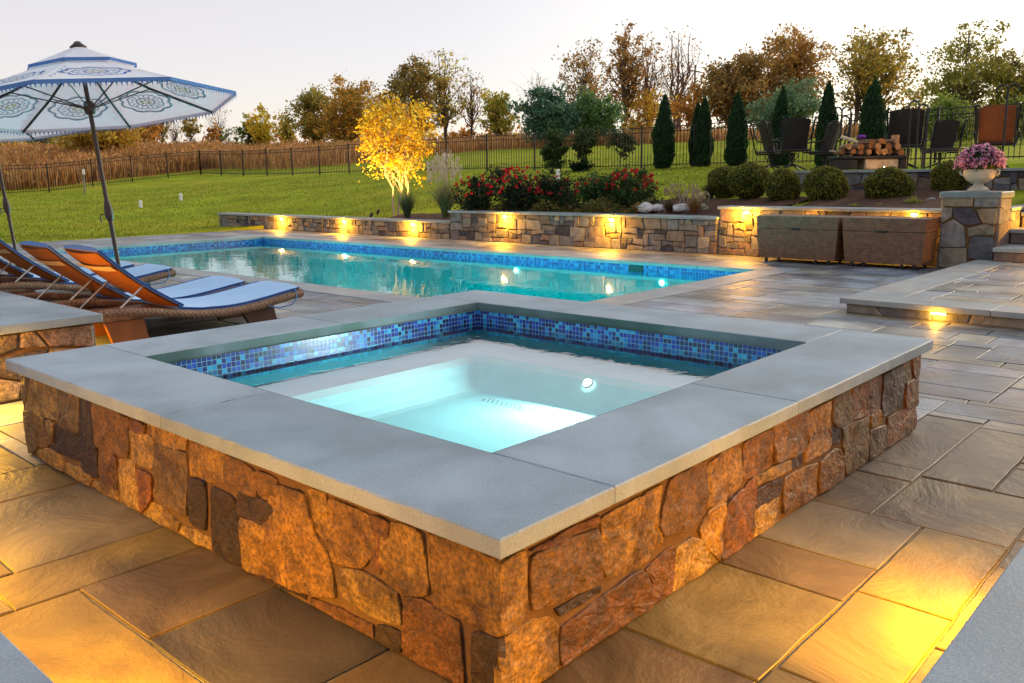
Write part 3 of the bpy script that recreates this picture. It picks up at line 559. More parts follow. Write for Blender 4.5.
wall_lamp(4.3, .60, 'warm wall lamp behind the left wicker box, only its glow showing', e_=18, x=WX + .02)
wall_lamp(3.2, .60, 'warm wall lamp behind the right wicker box, only its glow showing', e_=14, x=WX + .02)
# wicker storage boxes
def storage_box(y0, y1, x0, label):
    w = y1 - y0; d = .62; t = empty('storage_box', (x0 + d / 2, (y0 + y1) / 2, 0), label, 'storage box', 'wicker storage boxes against the tall wall')
    def frus(z0, z1, a0, a1, mbx, dd0=0, dd1=0):
        r0 = [(-d/2 + dd0, -w/2 + a0, z0), (d/2, -w/2 + a0, z0), (d/2, w/2 - a0, z0), (-d/2 + dd0, w/2 - a0, z0)]
        r1 = [(-d/2 + dd1, -w/2 + a1, z1), (d/2, -w/2 + a1, z1), (d/2, w/2 - a1, z1), (-d/2 + dd1, w/2 - a1, z1)]
        mbx.grid([r0, r1], closed=True); mbx.face(r0[::-1]); mbx.face(r1); return mbx
    frus(.07, .53, .05, .008, MB(), .05, .01).build('body', M['wicker_box'], t)
    lid = MB(); frus(.536, .725, .012, .0, lid, .008, 0); o = lid.build('lid', M['wicker_box'], t)
    MB().box(-d/2 - .012, -d/2 + .002, -.07, .07, .52, .55, bev=.004).build('handle', M['iron'], o)
    for sx in (-1, 1):
        for sy in (-.93, -.55, .55, .93):
            if sx > 0 and abs(sy) < .9: continue
            MB().box(sx * (d/2 - .09) - .02, sx * (d/2 - .09) + .02, sy * (w/2 - .11) - .02, sy * (w/2 - .11) + .02, .004, .072, bev=.004).build('foot', M['iron'], t)
    return t
storage_box(3.68, 4.98, 11.36, 'left grey brown wicker storage box with closed lid beside the lit stone wall')
storage_box(2.46, 3.64, 11.40, 'right grey brown wicker storage box with closed lid next to the stone pillar')

# stone pillar with urn
pil = empty('stone_pillar', (12.7, 2.2, 0), 'square stone pillar with thick grey cap carrying the flower urn', 'pillar')
mb = MB(); px0, px1, py0, py1 = 11.98, 12.6, 1.72, 2.43
PILF = [((.14,.14,.15), [(1.86,.17),(2.16,.17),(2.16,.44),(2.10,.47),(1.87,.46)]), ((.30,.26,.20), [(2.19,.02),(2.54,.02),(2.54,.28),(2.20,.30)]), ((.28,.27,.26), [(2.22,.33),(2.54,.31),(2.54,.62),(2.40,.70),(2.26,.60)]),
 ((.26,.23,.17), [(1.87,.50),(2.08,.50),(2.18,.46),(2.20,.58),(1.98,.64),(1.87,.62)]), ((.085,.08,.11), [(2.05,.66),(2.24,.63),(2.40,.74),(2.40,.86),(2.16,.86)]), ((.30,.24,.16), [(1.86,.65),(2.02,.67),(2.10,.84),(1.86,.86)]),
 ((.31,.26,.18), [(2.17,.89),(2.54,.89),(2.54,1.0),(2.17,1.0)]), ((.22,.23,.24), [(1.86,.89),(2.14,.89),(2.14,1.0),(1.86,1.0)]), ((.27,.25,.23), [(2.43,.74),(2.54,.66),(2.54,.86),(2.43,.86)])]
for k, (c, q) in enumerate(PILF): c = tuple(v * .7 for v in c); q = [(u - .125, v) for u, v in q]; stone(mb, q, FX(px0), .03, c, seg=.06, seed=k + 300)
veneer(mb, px0, px1, .0, 1.0, FY(py0), .3, .16, 301); veneer(mb, px0, px1, 0, 1.0, FY(py1, 1), .2, .14, 302); veneer(mb, py0, py1, 0, 1.0, FX(px1, 1), .2, .14, 303)
o = mb.build('stone_face', M['stone_far'], pil); o.location = (-12.7, -2.2, 0)
o = MB().box(px0 + .004, px1 - .004, py0 + .004, py1 - .004, -.2, 1.0).build('mortar_core', M['mortar'], pil); o.location = (-12.7, -2.2, 0)
o = MB().box(px0 - .05, px1 + .06, py0 - .04, py1 + .05, 1.0, 1.09, (.13, .16, .16), bev=.012).build('cap', M['blue'], pil); o.location = (-12.7, -2.2, 0)
urn = empty('flower_urn', (12.32, 2.08, 1.09), 'pale cast stone urn standing on the pillar cap under pink flowers', 'urn')
MB().lathe([(0, 0), (.14, 0), (.14, .025), (.11, .05), (.07, .075), (.065, .10), (.11, .125), (.17, .165), (.205, .22), (.21, .28), (.19, .33), (.185, .35), (.215, .37), (.21, .385), (.18, .37), (0, .36)], n=28).build('bowl', M['urn'], urn, smooth=True)
for s in (-1, 1):
    pts = [(0, s * (.20 + .05 * math.sin(t)), .27 + .045 * math.cos(t)) for t in [i * math.pi / 8 for i in range(9)]]
    MB().tube(pts, .014, 6).build('handle', M['urn'], urn, smooth=True)

# terrace (one step up) with its lit riser, then the garden steps
dz = .15
mb = MB(); x0 = 7.02; y1 = 1.92
ter = None; _ter = []
mb = MB(); 
for k, yy in enumerate(np.arange(y1, -7, -1.35)): mb.box(x0, x0 + .46, max(yy - 1.35, -7) + .004, yy, .10, dz + .004, (.275 + .02 * (k % 2), .28, .275), bev=.005)
for k, xx in enumerate(np.arange(x0 + .464, 12.4, 1.35)): mb.box(xx, min(xx + 1.346, 12.42), y1 - .46, y1, .10, dz + .004, (.29 - .02 * (k % 2), .295, .29), bev=.005)
_ter.append(mb.build('terrace_coping', M['blue']))
mb = MB(); flags(mb, x0 + .46, -7.0, 11.86, y1 - .46, .1, dz, [], 55); _ter.append(mb.build('terrace_paving', M['flag']))
mb = MB().box(x0 + .06, 11.76, -7.0, y1 - .06, -.05, dz - .012); _ter.append(mb.build('terrace_bed', M['joint']))
mb = MB(); veneer(mb, -7, y1 - .05, .005, .10, FX(x0 + .06), .16, .09, 77, h=.015); veneer(mb, x0 + .06, 12.4, .005, .10, FY(y1 - .06, 1), .16, .09, 78, h=.015); _ter.append(mb.build('terrace_riser', M['stone_far']))
for o in _ter: o['kind'] = 'structure'
wl = empty('step_lamp', (x0 + .045, 1.01, .085), 'lit warm lamp tucked under the edge of the low terrace step', 'step lamp', None)
MB().box(-.03, .0, -.075, .075, .004, .012, bev=.002).build('hood', M['metal'], wl); MB().box(-.026, -.006, -.06, .06, -.012, .003, bev=.003).build('bulb', M['bulb'], wl)
lamp('lamp_light', wl, (-.075, 0, -.03), 6, r=.02)
st = empty('stone_steps', (11.78, 0, 0), 'flight of stone steps climbing beside the pillar at the right edge', 'steps')
sx = [11.78, 12.62, 13.22, 13.82, 14.42, 15.02]; sz = [.34, .55, .77, .99, 1.21, 1.42]
for k, (a, z) in enumerate(zip(sx, sz)):
    o = MB().box(a - .04, (sx + [15.9])[k + 1] + .02, -2.2, 1.69, z - .055, z, capcol(k + 5), bev=.006).build('tread', M['blue'], st); o.location = (-11.78, 0, 0)
    zb = (sz[k - 1] if k else dz)
    mb = MB(); veneer(mb, -2.2, 1.68, zb, z - .055, FX(a), .2, .13, 400 + k, h=.02, pal=[(.30,.22,.15),(.22,.18,.15),(.12,.09,.08),(.34,.25,.17)])
    o = mb.build('riser', M['stone_far'], st); o.location = (-11.78, 0, 0)
o = MB().box(11.80, 15.7, -2.18, 1.67, .0, .28).build('core', M['mortar'], st); o.location = (-11.78, 0, 0)
for k in range(1, 6):
    o = MB().box(sx[k] + .01, 15.75, -2.18 + .001 * k, 1.67 - .001 * k, sz[k - 1] + .002 - .06, sz[k] - .058).build('core', M['mortar'], st); o.location = (-11.78, 0, 0)
cw_ = empty('cheek_wall', (12.62, 1.72, 0), 'warm lit stone cheek wall between the steps and the planting bed', 'wall')
mb = MB(); veneer(mb, 12.62, 15.6, .3, .80, FY(1.73), .3, .16, 420); o = mb.build('stone_face', M['stone_far'], cw_); o.location = (-12.62, -1.72, 0)
o = MB().box(12.62, 15.6, 1.74, 2.2, -.2, .80).build('mortar_core', M['mortar'], cw_); o.location = (-12.62, -1.72, 0)
o = MB().box(12.665, 15.6, 1.70, 2.24, .80, .85, (.27, .27, .26), bev=.006).build('cap', M['blue'], cw_); o.location = (-12.62, -1.72, 0)
for (xx, yy, zz, e_) in ((11.72, .85, .27, 26), (11.72, -.1, .27, 50), (13.16, 1.2, .705, 90)):
    wl = empty('step_lamp', (xx, yy, zz), {(11.72, .85): 'lit warm lamp under the lowest tread of the stone steps, nearer the pillar', (11.72, -.1): 'lit warm lamp under the lowest tread of the stone steps, nearer the right edge', (13.16, 1.2): 'lit warm lamp under the third tread of the stone steps'}[(xx, yy)], 'step lamp', None)
    MB().box(-.02, .045, -.075, .075, .0, .010, bev=.002).build('hood', M['metal'], wl); MB().box(-.012, .03, -.06, .06, -.014, -.002, bev=.003).build('bulb', M['bulb'], wl)
    lamp('lamp_light', wl, (-.07, 0, -.03), e_, r=.02)

# upper terrace wall
UZ = 1.43
uw = wall_x('terrace_wall', 'upper grey stone wall behind the clipped boxwoods, holding the fire pit terrace', 2.0, 6.3, .6, 1.42, 160, depth=.4, x=15.5)
mb = MB(); flags(mb, 15.9, -6.0, 21.4, 6.2, .1, UZ - .01, [], 66); tag(mb.build('upper_terrace', M['flag']), kind='structure')
tag(MB().box(15.95, 21.4, -6, 6.2, .3, UZ - .02).build('upper_terrace_bed', M['joint']), kind='structure')
up = empty('stone_pillar', (16.0, .6, 0), 'grey stone pillar at the right edge above the steps beside the orange lit chair', 'pillar')

# seat walls beside the camera, low stone basin behind the spa
def seat(name, label, x0, x1, y0, y1, z1, seed, hole=None, cat='wall', cop=.45, split=1.5):
    t = empty(name, ((x0 + x1) / 2, (y0 + y1) / 2, 0), label, cat); L0 = (-(x0 + x1) / 2, -(y0 + y1) / 2, 0)
    mb = MB(); o_ = .05; pal = [(.40,.235,.12),(.33,.20,.11),(.24,.17,.12),(.42,.31,.20),(.2,.11,.07),(.09,.06,.045)]
    veneer(mb, y0 + o_, y1 - o_, .012, z1 - .06, FX(x0 + o_), .16, .13, seed, pal=pal, h=.02); veneer(mb, y0 + o_, y1 - o_, .012, z1 - .06, FX(x1 - o_, 1), .16, .13, seed + 1, pal=pal, h=.02)
    veneer(mb, x0 + o_, x1 - o_, .012, z1 - .06, FY(y0 + o_), .16, .13, seed + 2, pal=pal, h=.02); veneer(mb, x0 + o_, x1 - o_, .012, z1 - .06, FY(y1 - o_, 1), .16, .13, seed + 3, pal=pal, h=.02)
    mb.build('stone_face', M['stone'], t).location = L0
    g = (.265, .30, .34)
    if hole is None:
        MB().box(x0 + o_ + .004, x1 - o_ - .004, y0 + o_ + .004, y1 - o_ - .004, -.02, z1 - .056).build('mortar_core', M['mortar'], t).location = L0
        mb = MB(); n = max(1, int(round(max(x1 - x0, y1 - y0) / split)))
        for i in range(n):
            if x1 - x0 > y1 - y0: a = x0 + (x1 - x0) * i / n; mb.box(a, a + (x1 - x0) / n - .003, y0, y1, z1 - .055, z1, g, bev=.004)
            else: a = y0 + (y1 - y0) * i / n; mb.box(x0, x1, a, a + (y1 - y0) / n - .003, z1 - .055, z1, g, bev=.004)
    else:
        h0, h1, k0, k1 = hole
        mb = MB().grid([[(x0 + .055, y0 + .055, 0), (x1 - .055, y0 + .055, 0), (x1 - .055, y1 - .055, 0), (x0 + .055, y1 - .055, 0)], [(x0 + .055, y0 + .055, z1 - .056), (x1 - .055, y0 + .055, z1 - .056), (x1 - .055, y1 - .055, z1 - .056), (x0 + .055, y1 - .055, z1 - .056)], [(h0, k0, z1 - .056), (h1, k0, z1 - .056), (h1, k1, z1 - .056), (h0, k1, z1 - .056)], [(h0, k0, .1), (h1, k0, .1), (h1, k1, .1), (h0, k1, .1)]], closed=True)
        mb.face([(h0, k0, .1), (h1, k0, .1), (h1, k1, .1), (h0, k1, .1)]); mb.build('mortar_core', M['mortar'], t).location = L0
        mb = MB()
        for b in ((x0, x1, y0, k0), (x0, x1, k1, y1), (x0, h0, k0 + .003, k1 - .003), (h1, x1, k0 + .003, k1 - .003)): mb.box(b[0], b[1], b[2], b[3], z1 - .055, z1, g, bev=.004)
        mb.face([(h0, k0, z1 - .2), (h1, k0, z1 - .2), (h1, k1, z1 - .2), (h0, k1, z1 - .2)], (.03, .05, .04))
    mb.build('coping', M['blue'], t).location = L0
    return t
seat('seat_wall', 'low stone seat wall with grey coping cutting the bottom left corner', -1.40, -.955, -.5, 2.6, .5, 200)
seat('seat_wall', 'low stone seat wall with grey coping cutting the bottom right corner', -.5, 2.6, -1.40, -.955, .5, 210)
seat('planter', 'raised stone planter with grey coping at the left edge, behind the spa', -1.35, .96, 4.49, 6.8, .5, 220, hole=(-.90, .50, 4.94, 6.35), cat='planter')
def ul_lamp(x, y, z, label, e_, d, w=.3, dv=None):
    t = empty('coping_lamp', (x, y, z), label, 'coping lamp', 'lamps tucked under the seat wall copings')
    sx_, sy_ = (w / 2, .012) if d[0] == 0 else (.012, w / 2)
    MB().box(-sx_, sx_, -sy_, sy_, 0, .012).build('housing', M['metal'], t)
    MB().box(-sx_ + .005, sx_ - .005, -sy_ + .003, sy_ - .003, -.008, -.001).build('bulb', M['bulb'], t)
    lamp('lamp_light', t, (d[0] * .035, d[1] * .035, -.045), e_ * .5, r=.03, typ='POINT')
    lamp('lamp_beam', t, (d[0] * .035, d[1] * .035, -.03), e_ * 1.5, r=.03, typ='SPOT', d=(d[0] * .4, d[1] * .4, -1), spot=130, blend=1.0, col=(1, .51, .004))
    return t
ul_lamp(1.22, -.985, .425, 'warm strip lamp hidden under the bottom right seat wall coping', 88, (0, 1), dv=(0, .6, -1))
ul_lamp(-.05, -.985, .425, 'warm strip lamp hidden under the coping, nearest the spa corner', 80, (0, 1), dv=(0, .8, -.8))
ul_lamp(-.985, .75, .425, 'warm strip lamp hidden under the bottom left seat wall coping', 88, (1, 0), dv=(.6, 0, -1))
ul_lamp(-.985, 1.95, .425, 'warm strip lamp under the left seat wall coping, farther back', 60, (1, 0), dv=(.8, 0, -.8))
ul_lamp(.05, 4.46, .425, 'warm strip lamp under the planter coping behind the spa corner', 60, (0, -1), dv=(0, -.6, -1))
ul_lamp(.985, 6.0, .425, 'warm strip lamp under the planter coping facing the loungers', 45, (1, 0), dv=(.9, .1, -.25))
# pillar at the right edge above the steps
mb = MB(); veneer(mb, .3, .9, UZ, 2.15, FX(15.8), .3, .16, 501); veneer(mb, 15.8, 16.3, UZ, 2.15, FY(.9, 1), .3, .16, 502); veneer(mb, 15.8, 16.3, UZ, 2.15, FY(.3), .3, .16, 503)
mb.build('stone_face', M['stone_far'], up).location = (-16, -.6, 0); MB().box(15.804, 16.3, .304, .896, .8, 2.15).build('mortar_core', M['mortar'], up).location = (-16, -.6, 0)
MB().box(15.74, 16.36, .24, .96, 2.15, 2.22, (.24, .25, .25), bev=.01).build('cap', M['blue'], up).location = (-16, -.6, 0)

# ------------------------------------------------------------------ sun loungers
def rail_z(x):   # boat-shaped side rail, x 0 (head) .. 2.0 (foot)
    return .232 + .06 * math.cos((x - .15) / 2.0 * 2 * math.pi * .95) * (1 if x < 1.0 else .9)
CUSH = surf('cushion_fabric', rough=.95, spec=.1, var=.06, scale=5, bump=.35, bdist=.004, bscale=60)
SLING = surf('sling_fabric', rough=.85, spec=.15, var=.10, scale=6, bump=.2, bdist=.001, bscale=300)
def make_lounger(label, group):
    W = .80; t = empty('sun_lounger', (0, 0, 0), label, 'sun lounger', group)
    xs = [i * 2.0 / 26 for i in range(27)]
    for s in (0, 1):
        y = s * W; mb = MB(); rows = []
        for x in xs:
            z = rail_z(x); hh = .055 * (1 if .1 < x < 1.9 else .85)
            rows.append([(x, y + .032 * math.cos(a), z + hh * .70 * math.sin(a)) for a in [k * math.pi / 5 for k in range(10)]])
        mb.grid(rows, closed=True); mb.face(rows[0][::-1]); mb.face(rows[-1]); mb.build('side_rail', M['wicker'], t, smooth=True)
    for x in (.0, 1.98):
        MB().tube([(x, .0, rail_z(x)), (x, W, rail_z(x))], .048, 10).build('end_rail', M['wicker'], t, smooth=True)
    MB().box(.08, 1.95, .04, W - .04, .215, .235, (.30, .15, .07)).build('deck_slats', M['wood'], t)
    for x in (.26, 1.38):   # tapered leg panels, front and rear of each end
        for y in (.07, W - .13):
            mb = MB(); sg = 1 if x < 1 else -1; r0 = [(x + .06 - sg * .12, y, .004), (x + .24, y, .004), (x + .24, y + .055, .004), (x + .06 - sg * .12, y + .055, .004)] if sg > 0 else [(x + .10, y, .004), (x + .38, y, .004), (x + .38, y + .055, .004), (x + .10, y + .055, .004)]; r1 = [(x - .12, y, .205), (x + .21, y, .205), (x + .21, y + .055, .205), (x - .12, y + .055, .205)] if sg > 0 else [(x - .02, y, .205), (x + .34, y, .205), (x + .34, y + .055, .205), (x - .02, y + .055, .205)]
            mb.grid([r0, r1], (.075, .034, .02) if x > 1 else (.30, .10, .03), closed=True); mb.face(r0[::-1], (.07, .03, .02)); mb.face(r1, (.07, .03, .02)); mb.build('leg', M['wood'], t)  # head legs carry the lamp's orange light in their colour
        MB().tube([(x + .06, .1, .12), (x + .06, W - .1, .12)], .015, 6, (.25, .12, .06)).build('stretcher', M['wood'], t)
    # seat cushion follows the rail curve
    def cush(path, th, y0, y1, name, ctop=(.38, .56, .80), edge=(.12, .20, .42)):
        n = 9; top = []; bot = []
        for (x, z, nx_, nz_) in path:
            rt = []; rb = []
            for k in range(n):
                f = k / (n - 1); y = y0 + (y1 - y0) * f; pf = th * (1 - .55 * abs(2 * f - 1)**4) + .006 * noise.noise(Vector((x * 9, y * 5, z * 9))) * (1 - abs(2 * f - 1))
                rt.append((x + nx_ * pf, y, z + nz_ * pf)); rb.append((x, y, z))
            top.append(rt); bot.append(rb)
        mb = MB(); mb.grid(top, ctop, flip=True); mb.grid(bot, (.45, .22, .09))
        for j in (0, n - 1): mb.grid([[b[j], a[j]] for a, b in zip(top, bot)], edge, flip=(j == 0))
        for i in (0, -1): mb.grid([bot[i], top[i]], edge)
        o = mb.build(name, CUSH, t, smooth=True)
        for y, j in ((y0, 0), (y1, n - 1)):
            MB().tube([a[j] for a in top], .008, 6, (.04, .10, .30)).build('piping', CUSH, o)
        return o
    sp = [(x, rail_z(x) + .055 - .02, 0, 1) for x in [.76 + i * (1.99 - .76) / 16 for i in range(17)]]
    cush(sp, .045, .02, W - .02, 'seat_cushion')
    # backrest: hinge at x=.78 rising to the head end
    h0 = Vector((.80, 0, .27)); h1 = Vector((.12, 0, .80)); dr = (h1 - h0).normalized(); nn = Vector((-dr.z, 0, dr.x)); nn = nn if nn.z > 0 else -nn
    bp = []
    for i in range(13):
        f = i / 12; p_ = h0.lerp(h1, f) - nn * .03 * math.sin(f * math.pi); bp.append((p_.x, p_.z, nn.x, nn.z))
    cush(bp, .045, .03, W - .03, 'back_cushion')
    mb = MB(); rows = []
    for i in range(13):
        f = i / 12; p_ = h0.lerp(h1, f) - nn * (.03 * math.sin(f * math.pi) + .012)
        rows.append([(p_.x - nn.x * .022 * math.sin(k / 8 * math.pi), .02 + (W - .04) * k / 8, p_.z - nn.z * .022 * math.sin(k / 8 * math.pi)) for k in range(9)])
    mb.grid(rows, (.38, .125, .03)); sl_ = mb.build('back_sling', SLING, t, smooth=True)
    for f in (.80,):
        p_ = h0.lerp(h1, f) - nn * .05; q_ = h0.lerp(h1, f) - nn * .068
        mb = MB(); rows = []
        for k in range(9):
            y = .0 + W * k / 8; c_ = p_ - nn * .022 * math.sin(k / 8 * math.pi); rows.append([(c_.x + dr.x * .035, y, c_.z + dr.z * .035), (c_.x - dr.x * .035, y, c_.z - dr.z * .035)])
        mb.grid(rows, (.75, .50, .26)); mb.build('strap', SLING, sl_)
    for y in (.05, W - .05):
        a = h0.lerp(h1, .45) - nn * .03
        MB().tube([(a.x, y, a.z), (a.x - .32, y, .22)], .009, 6).build('support_rod', M['metal'], t)
    for y in ():
        MB().tube([h0 - nn * .01 + Vector((0, y, 0)), h1 - nn * .01 + Vector((0, y, 0))], .018, 6, (.13, .06, .03)).build('back_frame', M['wood'], t)
    # tie hanging at the foot
    MB().tube([(1.93, .0, rail_z(1.9) + .06), (1.92, -.04, .24), (1.86, -.05, .18), (1.72, -.03, .16), (1.62, -.02, .19)], .007, 5, (.10, .22, .42)).build('tie', CUSH, t)
    return t
LG = 'sun loungers lined up by the pool'
lo0 = make_lounger('nearest wicker sun lounger with raised back and blue cushion, right behind the spa', LG)
lo0.location = (1.42, 5.86, 0); lo0.rotation_euler = (0, 0, R(-1.5))
for (x, y, lb) in ((1.36, 6.74, 'second wicker sun lounger, side by side with the nearest one'), (1.56, 8.70, 'third wicker sun lounger with raised back, just beyond the near parasol pole'), (1.50, 9.58, 'farthest wicker sun lounger at the left edge of the photo')):
    c = copy_tree(lo0); c.location = (x, y, 0); c['label'] = lb

# ------------------------------------------------------------------ parasols
def make_parasol(label):
    t = empty('parasol', (0, 0, 0), label, 'parasol', 'blue and white parasols between the loungers')
    br = (.055, .028, .020)
    MB().lathe([(0, 0), (.27, 0), (.27, .05), (.22, .07), (.06, .09), (.05, .22), (.035, .24), (.0, .24)], n=24, c=(.06, .05, .045)).build('base', M['wood'], t, smooth=False)
    MB().tube([(0, 0, .05), (0, 0, 2.71)], .023, 12, br).build('pole', M['wood'], t, smooth=True)
    o = MB().lathe([(.024, .95), (.040, .98), (.046, 1.03), (.042, 1.10), (.032, 1.15), (.024, 1.17)], n=16, c=br).build('crank_housing', M['wood'], t, smooth=True)
    MB().tube([(0, -.04, 1.03), (0, -.11, 1.03), (0, -.115, .95)], .008, 6, br).build('handle', M['wood'], o)
    hubz = 2.15; apex = Vector((0, 0, 2.75)); ez = 2.17; RR = 1.52; n = 8; an = [R(22.5 + 45 * k) for k in range(n)]
    MB().lathe([(.0, hubz - .06), (.05, hubz - .06), (.06, hubz), (.045, hubz + .07), (.0, hubz + .07)], n=16, c=br).build('hub', M['wood'], t, smooth=True)
    MB().lathe([(.0, 2.71), (.07, 2.76), (.085, 2.785), (.05, 2.81), (.03, 2.835), (0, 2.845)], n=16, c=(.05, .03, .03)).build('finial', M['wood'], t, smooth=True)
    corner = [Vector((RR * math.cos(a), RR * math.sin(a), ez)) for a in an]
    def P_(k, f, s, sag=1.0):      # panel k, f = 0 apex..1 rim, s 0..1 across
        a, b = corner[k], corner[(k + 1) % n]; e_ = a.lerp(b, s); v = apex.lerp(e_, f)
        return v + Vector((0, 0, -.05 * math.sin(f * math.pi) * .6 - .045 * f * math.sin(s * math.pi) * sag * 0 + .02 * f * f * 0))
    mb = MB()
    cw1 = (.95, .89, .94)
    for k in range(n):
        rows = [[P_(k, f, s) for s in (0, .25, .5, .75, 1)] for f in (.30, .45, .6, .75, .9, 1.0)]; mb.grid(rows, cw1)
        rows = [[P_(k, 1, s) + Vector((0, 0, z)) for s in [i / 10 for i in range(11)]] for z in (0, -.035)]; mb.grid(rows, cw1)
    cn = mb.build('canopy', M['canopy'], t)
    mb = MB()
    for k in range(n):
        rows = [[P_(k, f, s) + Vector((0, 0, .05)) for s in (0, .5, 1)] for f in (.0, .15, .30, .36)]; mb.grid(rows, cw1)
    MBv = mb.build('vent', M['canopy'], t)
    bl = (.085, .19, .46)
    mb = MB(); mv = MB()
    for k in range(n):      # blue tape at rim and vent, with hanging tassels
        for f0, dz_, h in ((1.004, .0, -.035), (.365, .05, -.03)):
            rows = [[P_(k, f0, s) + Vector((0, 0, dz_ + z)) for s in [i / 8 for i in range(9)]] for z in (.004, h)]; (mb if dz_ == 0 else mv).grid(rows, bl)
        m_ = 26
        for i in range(m_):
            a = P_(k, 1.004, i / m_) + Vector((0, 0, -.03)); b = P_(k, 1.004, (i + .45) / m_) + Vector((0, 0, -.03)); mb.face([a, b, b.lerp(a, .5) + Vector((0, 0, -.045))], bl)
    mb.build('rim_trim', M['cloth'], t); mv.build('vent_trim', M['cloth'], t)
    mb = MB()
    for k in range(n):     # printed medallions, outer scalloped ring, inner ring and a lattice
        c0 = P_(k, .70, .5); ux = (corner[(k + 1) % n] - corner[k]).normalized(); uy = (P_(k, 1, .5) - P_(k, .35, .5)).normalized(); nn = ux.cross(uy).normalized(); nn = nn if nn.z > 0 else -nn
        for side in (1, -1):
            off = nn * .006 * side
            def rr(a, r, sc=.08, m=8): return c0 + off + (ux * math.cos(a) + uy * math.sin(a) * .80) * r * (1 + sc * abs(math.cos(m * a / 2)))
            col = (.04, .13, .42) if side > 0 else (.34, .36, .44)
            for r, wd, scl in ((.275, .022, .16), (.20, .012, .10), (.10, .014, .2)):
                ring = [[rr(2 * math.pi * i / 48, r, scl) for i in range(48)], [rr(2 * math.pi * i / 48, r - wd, scl) for i in range(48)]]; mb.grid(ring, col, closed=True)
            for i in range(16):
                a = 2 * math.pi * i / 16; d_ = .06; mb.face([rr(a, .13, 0), rr(a + d_, .155, 0), rr(a, .185, 0), rr(a - d_, .155, 0)], (.16, .30, .30) if i % 2 else col)
            for i in range(8):
                a = 2 * math.pi * (i + .5) / 8; d_ = .25; mb.face([rr(a, .02, 0), rr(a + d_, .05, 0), rr(a, .085, 0), rr(a - d_, .05, 0)], (.45, .40, .18))
        # sprig along each seam
        for j in range(5):
            f = .5 + j * .09; c1 = P_(k, f, .06); 
            mb.face([c1 + Vector((0, 0, .008)), c1 + ux * .04 + Vector((0, 0, .008)), c1 + uy * .05 + ux * .02 + Vector((0, 0, .008))], (.25, .36, .45))
    mb.build('printed_medallions', M['cloth'], cn)
    for k in range(n):
        e_ = corner[k]; mid = apex.lerp(e_, .5) + Vector((0, 0, -.075))
        rb = MB().tube([apex + Vector((0, 0, -.06)), mid, e_ + Vector((0, 0, -.02))], .014, 6, (.03, .018, .015)).build('rib', M['wood'], t)
        MB().tube([Vector((e_.x * .03, e_.y * .03, hubz)), mid + Vector((0, 0, .005))], .007, 6, (.05, .03, .025)).build('strut', M['wood'], rb)
    return t
pa = make_parasol('blue and white patterned parasol with dark wooden pole standing between the loungers')
ax_ = Vector((.742, .670, 0)); rx_ = Vector((.670, -.742, 0)); nz_ = (Vector((0, 0, 1)) + ax_ * .055 - rx_ * .115).normalized()
pa.location = (2.70, 8.08, 0); pa.rotation_euler = (nz_.to_track_quat('Z', 'Y').to_matrix() @ Matrix.Rotation(R(12), 3, 'Z')).to_euler()
pb_ = copy_tree(pa); pb_.location = (2.95, 11.92, 0); pb_['label'] = 'second parasol mostly hidden behind the nearer one, its dark pole at the left edge'

# ------------------------------------------------------------------ furniture on the upper terrace
def chair_back_panel(mb, w, h, z0, tilt=.18, th=.04, y=0, c=(1, 1, 1), bow=.05):
    rows = []
    for i in range(7):
        f = i / 6; z = z0 + h * f; rows.append([(-w/2 * (1 - .06 * (1 - f)) + w * (1 - .06 * (1 - f)) * k / 6, y + tilt * f + bow * math.sin(math.pi * k / 6), z + .03 * math.sin(math.pi * k / 6) * f) for k in range(7)])
    mb.grid(rows, c); mb.grid([[(a, b + th, c_) for a, b, c_ in r] for r in rows], c, flip=True)
    fr = rows; 
    for seq in ([r[0] for r in fr], [r[-1] for r in fr], fr[0], fr[-1]): mb.grid([seq, [(a, b + th, c_) for a, b, c_ in seq]], c)
def make_chair(label, sling=None, group='swivel rocking chairs round the fire pit', rz=0, loc=(0, 0, 0), seeth=False):
    t = empty('rocking_chair', loc, label, 'chair', group, rz); t.scale = (.94, .94, .94)
    dk = M['iron']; sl = sling or M['wicker_dark']
    # seat faces -y; back at +y
    mb = MB(); chair_back_panel(mb, .56, .60, .42, c=(.5, .2, .07)); mb.build('backrest', sl, t)
    MB().box(-.28, .28, -.30, .24, .38, .43, (.06, .04, .035), bev=.02).build('seat', sl, t)
    for s in (-1, 1):
        pts = [(s * .31, .42, 1.04), (s * .33, .36, 1.06), (s * .33, .30, .98), (s * .32, .26, .80), (s * .31, .20, .66), (s * .33, .05, .63), (s * .34, -.15, .62), (s * .34, -.27, .60), (s * .33, -.29, .54), (s * .31, -.26, .42), (s * .29, -.2, .36), (s * .29, .2, .36)]
        MB().tube(pts, .018, 8).build('arm', dk, t, smooth=True)
        MB().tube([(s * .29, .22, .36), (s * .29, .29, .62), (s * .29, .40, 1.0)], .016, 6).build('back_post', dk, t)
    mb = MB()
    for a in (45, 135, 225, 315):
        mb.tube([(0, 0, .13), (.20 * math.cos(R(a)), .20 * math.sin(R(a)), .06), (.33 * math.cos(R(a)), .33 * math.sin(R(a)), .012)], [.022, .018, .014], 6)
    mb.tube([(0, 0, .08), (0, 0, .36)], .03, 8)
    for i in range(8): 
        a = i * math.pi / 4; mb.tube([(.05 * math.cos(a), .05 * math.sin(a), .2), (.12 * math.cos(a), .12 * math.sin(a), .26), (.13 * math.cos(a), .13 * math.sin(a), .33), (.06 * math.cos(a), .06 * math.sin(a), .36)], .008, 5)
    mb.build('swivel_base', dk, t)
    return t
ORS = surf('copper_sling', (.40, .28, .24), rough=.6, var=.15, scale=10, bump=.1, bdist=.001)
